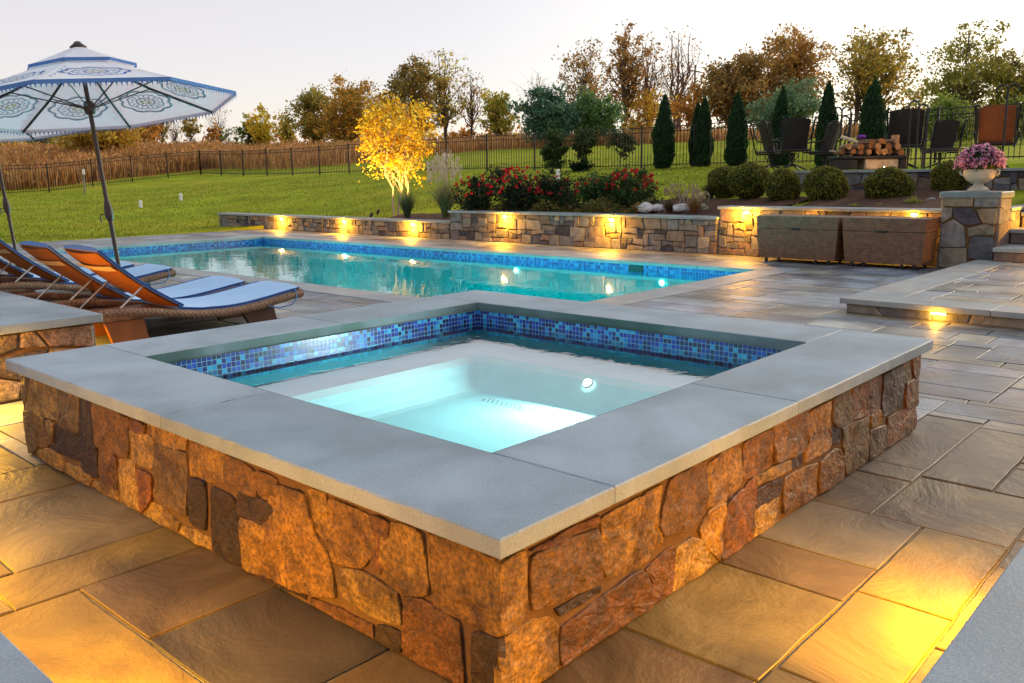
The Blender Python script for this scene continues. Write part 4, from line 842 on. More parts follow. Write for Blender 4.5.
def bearing(px, D): 
    k = (px - 512) / 863.9; return CX + (FW.x / .965 + RT.x * k) * D, CY + (FW.y / .965 + RT.y * k) * D
FACE = math.atan2(RT.y, RT.x)      # a chair with this turn has its seat towards the camera
for px, D, tz, sl_, lb in ((793, 18.0, 180, None, 'dark wicker rocking chair seen from behind, left of the wood pile'), (772, 19.2, 100, None, 'dark rocking chair seen from the side, left of the one seen from behind'),
        (826, 19.6, -140, None, 'dark rocking chair seen from the side just left of the wood pile'), (904, 17.6, 160, None, 'dark high backed chair right of the wood pile behind the thin iron posts'),
        (940, 19.4, 185, None, 'low dark wicker armchair between the high backed chair and the pink flowers'), (994, 16.9, 150, ORS, 'copper coloured high backed chair glowing orange at the right edge')):
    x, y = bearing(px, D); ch_ = make_chair(lb, sling=sl_, loc=(x, y, UZ + .004), rz=FACE + R(tz)); ch_.scale = (1.12,) * 3 if px in (904, 994) else (1.0,) * 3

fpx, fpy = bearing(868, 17.0)
fp = empty('fire_pit', (fpx, fpy, UZ), 'dark iron fire pit bench with a warm lit stone block under the firewood', 'fire pit', None, FACE + R(90))
MB().box(-.32, .32, -.68, .68, .20, .26, bev=.01).build('tray', M['iron'], fp)
MB().box(-.30, .28, .30, .66, .004, .198, bev=.01).build('leg', M['iron'], fp)
MB().box(-.30, .28, -.66, -.52, .004, .198, bev=.01).build('leg', M['iron'], fp)
MB().box(-.28, .2, -.5, .15, .004, .197, (.46, .36, .25), bev=.015).build('stone_block', M['stone_far'], fp)
WOODC = surf('cut_log', rough=.85, var=.35, scale=14, bump=.6, bdist=.01, stretch=(1, 1, 1))
def log_obj(p, d, r, ln, label, cb=(.16, .085, .05), ce=(.52, .32, .16), split=False):
    d = Vector(d).normalized(); a = d.orthogonal().normalized(); b = d.cross(a); n = 11; rr = random.Random(sum(map(ord, label)))
    mb = MB(); rad = [r * rr.uniform(.82, 1.12) * (.62 if split and n * .25 < k < n * .7 else 1) for k in range(n)]
    P = Vector(p); rows = [[P + d * s + (a * math.cos(2*math.pi*k/n) + b * math.sin(2*math.pi*k/n)) * rad[k] for k in range(n)] for s in (-ln/2, -ln/6, ln/6, ln/2)]
    mb.grid(rows, cb, closed=True); mb.face(rows[0][::-1], ce); mb.face(rows[-1], ce)
    return mb
LN = 0
rr_ = random.Random(5)
FM = Matrix.Translation((fpx, fpy, UZ)) @ Matrix.Rotation(FACE + R(90), 4, 'Z'); zz0 = .26
ROWS = [(9, .066, 0.0), (8, .064, .108), (5, .056, .208)]
for ri, (nlg, rad, dz_) in enumerate(ROWS):
    for k in range(nlg):
        y = (k - (nlg - 1) / 2) * .132 + (0 if ri < 2 else -.16) + rr_.uniform(-.01, .01)
        px_ = rr_.uniform(-.04, .04); dd = (1, rr_.uniform(-.35, .35), rr_.uniform(-.07, .07))
        mb = log_obj((px_, y, zz0 + rad + dz_ + .002), dd, rad * rr_.uniform(.9, 1.04), .46, 'x%d%d' % (ri, k), cb=rr_.choice([(.14,.08,.05),(.20,.11,.06),(.26,.16,.09)]), ce=rr_.choice([(.34,.13,.04),(.42,.20,.08),(.26,.10,.035),(.20,.09,.04)]), split=rr_.random() < .5)
        o = mb.build('firewood_log', WOODC); o.matrix_world = FM; tag(o, 'split firewood log in the %s row of the wood pile on the fire pit' % ('bottom', 'middle', 'top')[ri], 'log', 'firewood logs in the %s row' % ('bottom', 'middle', 'top')[ri])
mb = log_obj((.12, -.60, .47), (.05, .02, 1), .09, .38, 'standing', cb=(.48,.26,.11), ce=(.5,.3,.14), split=True); o = mb.build('firewood_log', WOODC); o.matrix_world = FM; tag(o, 'pale orange split log standing on end at the right of the wood pile', 'log')
mb = log_obj((.1, .26, .555), (.1, 1, .35), .035, .5, 'plank', cb=(.62,.46,.30), ce=(.6,.45,.3)); o = mb.build('firewood_stick', WOODC); o.matrix_world = FM; tag(o, 'pale stick leaning on the left slope of the wood pile', 'stick')
mb = MB(); 
for k in range(7):
    a = k * .9; mb.tube([(0, 0, 0), (.05 * math.cos(a), .05 * math.sin(a), .04), (.09 * math.cos(a), .09 * math.sin(a), .03)], [.02, .035, .012], 6, (.22, .05, .32))
o = mb.build('purple_bundle', M['cloth']); o.matrix_world = FM @ Matrix.Translation((.1, .10, .60)); tag(o, 'small bright purple bundle lying on top of the firewood', 'bundle')

def hook_post(x, y, z, h, label, arms=1, name='shepherd_hook', group=None):
    t = empty(name, (x, y, z), label, 'hook post', group); mb = MB()
    mb.tube([(0, 0, 0), (0, 0, h)], .018, 6); mb.build('post', M['iron'], t)
    for s in ([1] if arms == 1 else [1, -1]):
        pts = [(0, s * .09 * (1 - math.cos(a)), h + .09 * math.sin(a)) for a in [i * math.pi / 8 for i in range(10)]]; MB().tube(pts, .016, 6).build('hook', M['iron'], t)
    return t
for px, D, h_, ar, lb in ((908, 15.9, 1.02, 1, 'tall thin black iron post before the high backed chair, left of its pair'), (916, 15.9, 1.12, 1, 'tall thin black iron post before the high backed chair, right of its pair'),
        (925, 15.8, 1.05, 1, 'tall thin black iron post nearest the low wicker armchair'), (1002, 15.2, 1.32, 2, 'curled black iron hook post in front of the copper chair'),
        (840, 17.6, 1.15, 2, 'double curled shepherd hook just left of the wood pile'), (848, 17.7, .98, 1, 'shorter shepherd hook rising behind the left end of the wood pile')):
    x, y = bearing(px, D); hook_post(x, y, UZ, h_, lb, arms=ar)
x, y = bearing(944, 16.8); tb = empty('side_table', (x, y, UZ), 'low flat dark table between the chairs and the pink flowers', 'table')
MB().box(-.3, .3, -.35, .35, .36, .39, bev=.006).build('table_top', M['iron'], tb)
for sx_ in (-1, 1):
    for sy_ in (-1, 1): MB().box(sx_ * .26 - .015, sx_ * .26 + .015, sy_ * .31 - .015, sy_ * .31 + .015, .004, .358).build('leg', M['iron'], tb)
x, y = bearing(962, 16.3); gl_ = empty('terrace_lamp', (x, y, UZ), 'small lit lamp glowing on the terrace floor behind the pink flowers', 'lamp')
MB().lathe([(0, 0), (.05, 0), (.05, .03), (.03, .05), (.03, .09), (0, .09)], n=12).build('body', M['iron'], gl_); MB().lathe([(0, .092), (.025, .092), (.025, .12), (0, .125)], n=10).build('bulb', M['bulb'], gl_)
lamp('lamp_light', gl_, (-.08, -.1, .22), 9, r=.04)
x, y = bearing(885, 16.3); gl2 = empty('terrace_lamp', (x, y, UZ), 'small lit lamp glowing at the stone block under the firewood', 'lamp')
MB().lathe([(0, 0), (.04, 0), (.04, .03), (0, .03)], n=12).build('body', M['iron'], gl2); MB().lathe([(0, .032), (.02, .032), (.02, .05), (0, .052)], n=10).build('bulb', M['bulb'], gl2)
lamp('lamp_light', gl2, (.02, 0, .12), 3.5, r=.03)

# ------------------------------------------------------------------ garden fence
FL = [(10.4,44.6),(15.2,44.85),(20.5,46.6),(25.6,48.3)]; FR_ = [(25.6,48.3),(25.2,32.2),(24.5,24.2),(24.6,19.0),(24.3,12.7),(23.7,7.4),(22.9,3.9),(22.6,0.5),(22.4,-4)]
def fence(pts, label, sp=2.4, pk=.125, h=1.38):
    o_ = Vector((pts[0][0], pts[0][1], gz(*pts[0]))); t = empty('iron_fence', o_, label, 'fence'); O = -o_
    path = [Vector(p) for p in pts]; L0 = []; tot = 0
    for a, b in zip(path[:-1], path[1:]): L0.append(((b - a).length, a, b)); tot += (b - a).length
    def pt(s):
        for l, a, b in L0:
            if s <= l + 1e-6: return a.lerp(b, min(1, s / l))
            s -= l
        return path[-1]
    rails = MB(); pk_m = MB(); n = int(tot / sp)
    for i in range(n + 1):
        p_ = pt(tot * i / n); z = gz(p_.x, p_.y); po = MB().box(p_.x - .027, p_.x + .027, p_.y - .027, p_.y + .027, z - .1, z + h + .07).build('post', M['iron'], t); po.location = O
        if i < n:
            q_ = pt(tot * (i + 1) / n); zq = gz(q_.x, q_.y)
            for dz_ in (.12, h - .16, h): rails.tube([(p_.x, p_.y, z + dz_), (q_.x, q_.y, zq + dz_)], .014, 4, cap=False)
            m_ = int(sp / pk)
            for k in range(1, m_):
                r_ = p_.lerp(q_, k / m_); zr = z + (zq - z) * k / m_; pk_m.box(r_.x - .008, r_.x + .008, r_.y - .008, r_.y + .008, zr + .06, zr + h)
    rails.build('rails', M['iron'], t).location = O; o2 = pk_m.build('pickets', M['iron'], t); o2.location = O
fence(FL, 'black iron fence along the brown meadow on the left'); fence(FR_, 'black iron picket fence crossing behind the clipped conifers to the right')

# ------------------------------------------------------------------ planting
def hz(px): return 177 - 9.3 * (px - 512) / 863.9
AX = Vector((FW.x, FW.y, 0)); RX = Vector((RT.x, RT.y, 0))
def bear(px, D):
    v = Vector((CX, CY, 0)) + (AX / .965 + RX * ((px - 512) / 863.9)) * D; return v.x, v.y
def leaf_quads(Cn, size, rg, up=0.0, aspect=.6, jitter=.6):
    """one leaf-shaped quad per centre, random orientation (up>0 favours upright)"""
    n = len(Cn); a = rg.normal(size=(n, 3)); a[:, 2] += up * 2; a /= np.linalg.norm(a, axis=1, keepdims=True) + 1e-9
    b = rg.normal(size=(n, 3)); b -= (b * a).sum(1, keepdims=True) * a; b /= np.linalg.norm(b, axis=1, keepdims=True) + 1e-9
    s = size * (1 + jitter * rg.uniform(-1, 1, (n, 1))); w = s * aspect
    V = np.stack([Cn - a * s * .5, Cn + b * w * .5, Cn + a * s * .5, Cn - b * w * .5], 1).reshape(-1, 3)
    return V, np.arange(4 * n).reshape(n, 4)
def pick(pal, n, rg, bri=.25):
    p = np.array(pal); c = p[rg.integers(0, len(p), n)]; return np.clip(c * (1 + bri * rg.uniform(-1, 1, (n, 1))), 0, 1)
def foliage(name, Cn, size, pal, rg, parent=None, up=0, aspect=.6, mat=None, clump=None, bri=.25):
    V, F = leaf_quads(Cn, size, rg, up, aspect)
    c = pick(pal, len(Cn), rg, bri)
    if clump is not None: c = c * clump[:, None]
    return np_mesh(name, V, F, np.clip(c, 0, 1), mat or M['leaf'], parent)
TREES = []
def branchy(mb, p0, p1, r0, r1, rd, wob=.12, n=4, c=(1, 1, 1)):
    p0 = Vector(p0); p1 = Vector(p1); L_ = (p1 - p0).length; pts = []
    for i in range(n + 1):
        f = i / n; q = p0.lerp(p1, f) + Vector((rd.uniform(-1, 1), rd.uniform(-1, 1), rd.uniform(-.4, .4))) * wob * L_ * (math.sin(f * math.pi)) * .5; pts.append(q)
    mb.tube(pts, [r0 + (r1 - r0) * i / n for i in range(n + 1)], 5, c, cap=False); return pts
def tree(loc, h, w, label, pal, name='tree', seed=0, leaves=2500, lsize=.22, clumps=26, spread=.16, trunk_f=.25, bark=(.10, .075, .055), tr=None, twigs=3, group=None, lean=0, stems=1, top=1.0, cat='tree', low=.12, box=False):
    rd = random.Random(seed); rg = np.random.default_rng(seed)
    x, y = loc[:2]; z = loc[2] if len(loc) > 2 else gz(x, y) - .05
    t = empty(name, (x, y, z), label, cat, group); mb = MB(); tr = tr or h * .016
    cr0 = h * trunk_f; cc = []
    tops = []
    for s in range(stems):
        a = rd.uniform(0, 6.28); off = .05 * w * (stems > 1) * s
        tp = Vector((lean * h + (w * .16 * math.cos(a) if stems > 1 else 0), (w * .16 * math.sin(a) if stems > 1 else 0), h * .88))
        tops.append((branchy(mb, (off * math.cos(a), off * math.sin(a), 0), tp, tr, tr * .15, rd, .06, 8, bark)))
    for k in range(clumps):
        # point inside an ellipsoidal, lobed crown
        for _ in range(30):
            u = Vector((rd.uniform(-1, 1), rd.uniform(-1, 1), rd.uniform(-1, 1)))
            if .25 < u.length < 1 and rd.random() < .35 + .65 * u.length: break
        if box: u.z = rd.uniform(-1, .8); q_ = rd.uniform(.3, 1) / max(.2, math.hypot(u.x, u.y)); u.x *= q_; u.y *= q_
        hz_ = (h - cr0) / 2; rr_ = w / 2 * rd.uniform(.8, 1.08); zz = u.z
        wid = rr_ * (1 - .35 * max(0, zz) ** 2 * top)
        c_ = Vector((u.x * wid * .86 + lean * h * .7, u.y * wid * .86, cr0 + hz_ + zz * hz_ * (.97 if box else .84))); st_ = tops[k % stems]
        f = min(.95, max(low + .08, (c_.z / h) * rd.uniform(.45, .75))); i = f * 8; i0 = int(i); b0 = st_[i0].lerp(st_[min(8, i0 + 1)], i - i0)
        pts = branchy(mb, b0, c_, tr * (1 - f) * .55 + tr * .08, tr * .06, rd, .22, 4, bark)
        for q in range(twigs):
            d = Vector((rd.gauss(0, 1), rd.gauss(0, 1), rd.gauss(.5, .8))).normalized() * w * spread * rd.uniform(.5, 1.3); b1 = pts[rd.choice((2, 3, 4))]
            e_ = branchy(mb, b1, b1 + d, tr * .07, tr * .025, rd, .2, 2, bark)
            cc.append(b1 + d)
        cc.append(c_)
    mb.build('trunk', M['bark'], t)
    if leaves:
        C_ = np.array([tuple(c) for c in cc]); m_ = len(C_); wt = rg.uniform(.3, 1.6, m_) ** 1.5; wt /= wt.sum()
        ii = rg.choice(m_, leaves, p=wt); sg = w * spread * .38 * rg.uniform(.5, 1.2, m_)
        P = C_[ii] + rg.normal(size=(leaves, 3)) * sg[ii][:, None] * np.array([1, 1, .8]); P = P[P[:, 2] > h * .04]; 
        cl = rg.uniform(.75, 1.25, m_)
        foliage('foliage', P, lsize, pal, rg, t, clump=cl[ii][:len(P)] if len(P) == leaves else None)
    return t
OR = [(.30,.15,.03),(.24,.12,.03),(.36,.21,.05),(.17,.10,.03)]; YE = [(.52,.36,.04),(.44,.28,.03),(.34,.24,.05),(.5,.28,.04)]; OL = [(.16,.15,.035),(.22,.17,.04),(.12,.12,.03),(.30,.20,.04)]
GR = [(.06,.11,.035),(.09,.14,.04),(.05,.08,.03),(.14,.15,.04)]; BR = [(.18,.11,.045),(.23,.135,.05),(.13,.085,.04),(.27,.17,.06)]; BG = [(.045,.10,.075),(.06,.12,.09),(.035,.075,.06)]; DG = [(.02,.045,.018),(.03,.06,.022),(.015,.035,.015)]
def far_tree(px, ytop, wpx, D, label, pal, **kw):
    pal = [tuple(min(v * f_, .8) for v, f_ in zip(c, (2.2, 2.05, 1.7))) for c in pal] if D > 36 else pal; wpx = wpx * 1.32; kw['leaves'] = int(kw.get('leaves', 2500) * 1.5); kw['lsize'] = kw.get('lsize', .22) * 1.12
    x, y = bear(px, D); z = gz(x, y); h = 1.364 + (hz(px) - ytop) / 863.9 * D - z; w = wpx / 863.9 * D; h *= .95
    return tree((x, y), h, w, label, pal, **kw)
T = far_tree
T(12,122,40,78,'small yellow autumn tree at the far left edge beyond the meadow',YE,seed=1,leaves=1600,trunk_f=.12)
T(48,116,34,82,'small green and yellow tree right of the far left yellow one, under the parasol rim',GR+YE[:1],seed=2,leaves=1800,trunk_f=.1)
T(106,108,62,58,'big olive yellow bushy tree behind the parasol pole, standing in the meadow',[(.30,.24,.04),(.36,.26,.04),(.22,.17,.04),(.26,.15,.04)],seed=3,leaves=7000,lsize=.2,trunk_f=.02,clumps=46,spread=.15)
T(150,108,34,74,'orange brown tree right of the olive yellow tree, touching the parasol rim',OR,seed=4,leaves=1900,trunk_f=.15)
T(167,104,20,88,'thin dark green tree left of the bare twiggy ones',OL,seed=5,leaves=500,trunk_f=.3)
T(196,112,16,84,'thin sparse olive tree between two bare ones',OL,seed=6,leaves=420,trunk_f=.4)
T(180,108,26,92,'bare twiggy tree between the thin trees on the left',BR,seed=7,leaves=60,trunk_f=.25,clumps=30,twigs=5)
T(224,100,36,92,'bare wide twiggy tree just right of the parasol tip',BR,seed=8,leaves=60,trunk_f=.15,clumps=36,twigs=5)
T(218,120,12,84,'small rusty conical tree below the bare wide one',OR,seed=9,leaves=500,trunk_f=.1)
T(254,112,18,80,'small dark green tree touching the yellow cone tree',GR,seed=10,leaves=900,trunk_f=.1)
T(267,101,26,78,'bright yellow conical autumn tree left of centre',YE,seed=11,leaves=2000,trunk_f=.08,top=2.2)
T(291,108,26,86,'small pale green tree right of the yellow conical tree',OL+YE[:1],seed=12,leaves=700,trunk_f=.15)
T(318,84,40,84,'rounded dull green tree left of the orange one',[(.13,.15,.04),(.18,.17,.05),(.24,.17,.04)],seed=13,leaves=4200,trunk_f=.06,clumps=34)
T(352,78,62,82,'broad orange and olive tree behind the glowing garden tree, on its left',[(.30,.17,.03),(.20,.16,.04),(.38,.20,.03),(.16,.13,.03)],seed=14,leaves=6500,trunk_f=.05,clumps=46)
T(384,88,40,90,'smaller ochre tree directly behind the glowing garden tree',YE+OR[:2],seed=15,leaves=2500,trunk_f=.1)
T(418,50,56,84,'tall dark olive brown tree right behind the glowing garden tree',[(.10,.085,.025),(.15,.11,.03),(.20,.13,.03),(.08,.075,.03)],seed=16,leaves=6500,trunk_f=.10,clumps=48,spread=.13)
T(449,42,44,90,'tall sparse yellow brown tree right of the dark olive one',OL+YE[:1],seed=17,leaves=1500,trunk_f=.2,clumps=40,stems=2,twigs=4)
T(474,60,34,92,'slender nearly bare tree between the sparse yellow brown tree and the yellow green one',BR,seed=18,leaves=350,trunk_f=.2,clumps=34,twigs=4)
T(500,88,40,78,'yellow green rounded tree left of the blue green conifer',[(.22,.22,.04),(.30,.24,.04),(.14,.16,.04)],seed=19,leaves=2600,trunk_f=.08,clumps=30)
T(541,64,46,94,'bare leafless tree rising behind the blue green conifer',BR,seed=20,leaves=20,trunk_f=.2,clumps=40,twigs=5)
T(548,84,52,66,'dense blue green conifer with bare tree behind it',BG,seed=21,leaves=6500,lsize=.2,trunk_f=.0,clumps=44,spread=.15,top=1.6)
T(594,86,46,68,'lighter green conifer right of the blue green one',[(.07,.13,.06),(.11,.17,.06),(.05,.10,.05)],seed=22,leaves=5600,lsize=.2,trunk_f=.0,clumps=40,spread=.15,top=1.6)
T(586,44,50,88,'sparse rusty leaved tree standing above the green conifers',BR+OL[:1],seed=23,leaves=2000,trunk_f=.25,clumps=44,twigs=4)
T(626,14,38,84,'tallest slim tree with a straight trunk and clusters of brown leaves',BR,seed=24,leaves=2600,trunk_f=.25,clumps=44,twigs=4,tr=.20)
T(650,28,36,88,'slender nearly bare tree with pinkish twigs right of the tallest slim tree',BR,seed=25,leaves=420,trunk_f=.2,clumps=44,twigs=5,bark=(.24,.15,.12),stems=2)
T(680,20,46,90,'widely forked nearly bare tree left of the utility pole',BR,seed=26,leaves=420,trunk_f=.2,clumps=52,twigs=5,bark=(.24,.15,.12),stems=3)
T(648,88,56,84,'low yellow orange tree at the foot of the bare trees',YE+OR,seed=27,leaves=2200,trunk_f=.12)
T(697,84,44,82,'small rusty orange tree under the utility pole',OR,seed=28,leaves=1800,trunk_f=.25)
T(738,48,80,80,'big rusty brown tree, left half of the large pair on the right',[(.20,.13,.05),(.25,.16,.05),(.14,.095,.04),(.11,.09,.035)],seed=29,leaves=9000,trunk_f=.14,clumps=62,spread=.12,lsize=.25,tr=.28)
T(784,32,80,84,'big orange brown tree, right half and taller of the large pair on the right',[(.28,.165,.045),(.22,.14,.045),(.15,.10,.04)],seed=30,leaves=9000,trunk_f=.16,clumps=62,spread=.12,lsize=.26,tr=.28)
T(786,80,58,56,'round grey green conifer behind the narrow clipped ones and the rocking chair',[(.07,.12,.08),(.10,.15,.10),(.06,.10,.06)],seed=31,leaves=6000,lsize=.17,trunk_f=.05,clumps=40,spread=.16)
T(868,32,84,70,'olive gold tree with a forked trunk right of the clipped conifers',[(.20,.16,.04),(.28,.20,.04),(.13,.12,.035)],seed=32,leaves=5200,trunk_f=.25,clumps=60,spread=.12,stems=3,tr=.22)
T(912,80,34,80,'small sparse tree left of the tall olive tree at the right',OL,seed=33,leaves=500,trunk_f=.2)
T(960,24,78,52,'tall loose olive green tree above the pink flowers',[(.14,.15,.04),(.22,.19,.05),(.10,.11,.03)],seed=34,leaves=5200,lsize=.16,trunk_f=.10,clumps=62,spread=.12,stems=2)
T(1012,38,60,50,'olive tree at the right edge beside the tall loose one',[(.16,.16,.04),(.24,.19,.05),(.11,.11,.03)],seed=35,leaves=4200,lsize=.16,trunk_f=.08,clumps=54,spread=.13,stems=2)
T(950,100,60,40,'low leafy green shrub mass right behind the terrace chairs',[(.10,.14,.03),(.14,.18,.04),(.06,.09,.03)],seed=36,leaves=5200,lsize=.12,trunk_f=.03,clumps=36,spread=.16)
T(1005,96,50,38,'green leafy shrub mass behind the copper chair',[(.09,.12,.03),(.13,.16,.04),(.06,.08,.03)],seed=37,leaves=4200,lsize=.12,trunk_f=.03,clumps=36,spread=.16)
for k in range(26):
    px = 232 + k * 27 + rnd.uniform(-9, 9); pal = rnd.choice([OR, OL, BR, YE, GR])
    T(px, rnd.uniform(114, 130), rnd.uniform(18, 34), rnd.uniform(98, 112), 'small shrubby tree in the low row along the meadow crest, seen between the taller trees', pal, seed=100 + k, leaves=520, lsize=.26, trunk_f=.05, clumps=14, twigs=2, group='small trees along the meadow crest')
x, y = bear(694, 105); up_ = empty('utility_pole', (x, y, gz(x, y)), 'thin wooden utility pole with crossarm behind the clipped conifers', 'utility pole')
MB().tube([(0, 0, -.2), (0, 0, 9.3)], [.14, .10], 8, (.12, .09, .07)).build('post', M['bark'], up_); MB().box(-1.1, 1.1, -.06, .06, 8.5, 8.65, (.12, .09, .07)).build('crossarm', M['bark'], up_)

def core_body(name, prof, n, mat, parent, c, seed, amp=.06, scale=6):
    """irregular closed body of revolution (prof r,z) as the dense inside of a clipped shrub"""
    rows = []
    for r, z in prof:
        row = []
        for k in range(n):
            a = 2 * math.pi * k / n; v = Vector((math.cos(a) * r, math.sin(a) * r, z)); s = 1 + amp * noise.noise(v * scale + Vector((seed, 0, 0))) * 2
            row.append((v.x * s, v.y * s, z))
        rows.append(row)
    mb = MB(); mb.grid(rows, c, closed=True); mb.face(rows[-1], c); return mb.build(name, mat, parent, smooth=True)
def shell_pts(prof, n, rg, amp, scale, seed, inner=.10):
    P = np.array(prof); seg = np.hypot(np.diff(P[:, 0]), np.diff(P[:, 1])); wt = seg * (P[:-1, 0] + P[1:, 0]); wt /= wt.sum()
    i = rg.choice(len(seg), n, p=wt); f = rg.uniform(0, 1, n); r = P[i, 0] * (1 - f) + P[i + 1, 0] * f; z = P[i, 1] * (1 - f) + P[i + 1, 1] * f; a = rg.uniform(0, 2 * np.pi, n)
    out = np.empty((n, 3))
    for k in range(n):
        v = Vector((math.cos(a[k]) * r[k], math.sin(a[k]) * r[k], z[k])); s = 1 + amp * noise.noise(v * scale + Vector((seed, 0, 0))) * 2 + rg.uniform(-inner, .03) 
        out[k] = (v.x * s, v.y * s, v.z + rg.normal() * .01)
    return out
def arborvitae(px, ytop, wpx, D, label, seed, ybase=168):
    x, y = bear(px, D); z = gz(x, y) - .03; h = 1.364 + (hz(px) - ytop) / 863.9 * D - z; w = wpx / 863.9 * D / 2
    t = empty('arborvitae', (x, y, z), label, 'conifer', 'narrow clipped conifers along the fence'); rg = np.random.default_rng(seed)
    pr = [(w * .55, .03), (w * .9, h * .08), (w, h * .25), (w * .97, h * .42), (w * .82, h * .6), (w * .6, h * .76), (w * .34, h * .9), (w * .12, h * .97), (.01, h)]
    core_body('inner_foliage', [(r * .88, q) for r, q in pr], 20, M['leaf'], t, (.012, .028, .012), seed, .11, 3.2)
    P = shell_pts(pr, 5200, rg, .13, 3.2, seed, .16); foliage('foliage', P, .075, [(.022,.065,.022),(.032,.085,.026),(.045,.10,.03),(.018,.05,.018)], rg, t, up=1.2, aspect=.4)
    MB().tube([(0, 0, -.1), (0, 0, h * .3)], .04, 6, (.1, .07, .05)).build('trunk', M['bark'], t); return t
for px, yt, w, D, lb, s in ((665,97,22,29,'leftmost narrow clipped conifer by the fence',1),(698,104,15,29.2,'shorter slim conifer leaning against its taller twin, second from the left',2),(705,99,17,28.6,'taller twin of the close pair of narrow clipped conifers',3),(737,94,22,27.5,'broad based narrow conifer between the close pair and the rocking chair',4),
                           (781,90,21,25.5,'narrow conifer directly behind the dark rocking chair',5),(826,84,21,24,'narrow conifer just right of the rocking chair',6),(871,82,28,22.5,'rightmost and largest narrow conifer behind the wood pile',7)):
    arborvitae(px, yt, w, D, lb, s)
def boxwood(px, yc, wpx, hpx, D, label, seed, pal=None, zb=None):
    x, y = bear(px, D); w = wpx / 863.9 * D / 2; ht = hpx / 863.9 * D; zc = 1.364 + (hz(px) - yc) / 863.9 * D; z = zc - ht / 2
    t = empty('boxwood', (x, y, min(z, gz(x, y)) if zb is None else zb), label, 'shrub', 'clipped round boxwoods behind the tall wall'); z0 = z - t.location.z; rg = np.random.default_rng(seed)
    pr = [(w * math.sin(a) if a > .3 else w * .5 * a / .3, z0 + ht / 2 - ht / 2 * math.cos(a)) for a in [.02 + i * (math.pi - .04) / 12 for i in range(13)]]
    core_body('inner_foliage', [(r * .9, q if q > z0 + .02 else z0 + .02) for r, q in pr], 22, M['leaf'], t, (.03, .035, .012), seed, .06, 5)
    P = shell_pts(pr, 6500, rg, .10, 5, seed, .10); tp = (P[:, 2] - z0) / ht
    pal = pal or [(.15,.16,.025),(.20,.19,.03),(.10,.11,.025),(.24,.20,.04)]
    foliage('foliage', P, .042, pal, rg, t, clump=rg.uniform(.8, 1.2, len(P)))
    MB().tube([(0, 0, -.1), (0, 0, z0 + ht * .4)], .025, 6, (.1, .07, .05)).build('stem', M['bark'], t); return t
for a in ((727,182,34,30,17.6,'half hidden boxwood at the left end of the clipped row',41),(751,181,40,34,16.8,'clipped boxwood second from the left of the row, overlapping its neighbour',42),(785,187,36,35,16.0,'clipped boxwood below the rocking chair seat',43),(828,187,41,39,15.4,'clipped boxwood below the wood pile left end, above the gap of the wicker boxes',44),(890,187,44,38,14.9,'clipped boxwood in front of the fire pit block',45),(951,179,34,34,15.1,'clipped boxwood just left of the flower urn',46)):
    boxwood(*a)

def grass_clump(loc, h, r, nbl, pal, label, seed, name='ornamental_grass', plumes=0, ppal=None, ph=1.25, wd=.012, group=None, arch=.5):
    rg = np.random.default_rng(seed); x, y = loc[:2]; z = loc[2] if len(loc) > 2 else gz(x, y) - .02
    t = empty(name, (x, y, z), label, 'ornamental grass', group)
    def blades(n, h, r, wd, arch):
        a = rg.uniform(0, 2*np.pi, n); f = rg.uniform(0, 1, n) ** .6; L0 = h * rg.uniform(.65, 1.05, n); lean = f * r
        d = np.stack([np.cos(a), np.sin(a), 0*a], 1); side = np.stack([-np.sin(a + rg.normal(size=n)), np.cos(a), 0*a], 1); b0 = d * (r * .18 * f)[:, None]
        lv = []
        for tt in (0, .35, .7, 1.0):
            c_ = b0 + d * (lean * tt ** 1.8)[:, None] + np.array([0, 0, 1]) * (L0 * (tt - arch * f * tt ** 3 * .6))[:, None]
            ww = wd * (1 - tt * .85); lv += [c_ - side * ww / 2, c_ + side * ww / 2]
        V = np.stack(lv, 1).reshape(-1, 3); base = np.arange(n)[:, None] * 8; F = np.concatenate([base + np.array([[2*k, 2*k+1, 2*k+3, 2*k+2]]) for k in range(3)], 0); tips = lv[-1]
        return V, F, tips
    V, F, _ = blades(nbl, h, r, wd, arch); c_ = pick(pal, nbl, rg); np_mesh('blades', V, F, np.concatenate([c_] * 3), M['blade'], t)
    if plumes:
        V, F, tips = blades(plumes, h * ph, r * .9, wd * .5, arch * .4); np_mesh('stalks', V, F, np.tile(np.array([[.35, .26, .14]]), (len(F), 1)), M['blade'], t)
        n = plumes * 26; k = np.repeat(np.arange(plumes), 26); P = tips[k] + rg.normal(size=(n, 3)) * np.array([.014, .014, .05]) * (h / 1.0); foliage('plumes', P, .035, ppal, rg, t, up=1.5, aspect=.35)
    return t
def pt(px, D): return bear(px, D)
x, y = pt(408, 21.2); grass_clump((x, y, .36), .74, .30, 420, [(.07,.10,.05),(.10,.13,.06),(.13,.14,.07),(.05,.075,.045)], 'blue green upright grass tuft below the glowing tree', 1, wd=.014, arch=.3)
x, y = pt(447, 20.5); grass_clump((x, y, .42), .90, .42, 620, [(.18,.20,.08),(.26,.25,.11),(.14,.17,.07)], 'tall grass with feathery pinkish plumes left of the red roses', 2, plumes=120, ppal=[(.60,.46,.40),(.68,.54,.47),(.50,.38,.32)], ph=1.6, wd=.014, arch=.3)
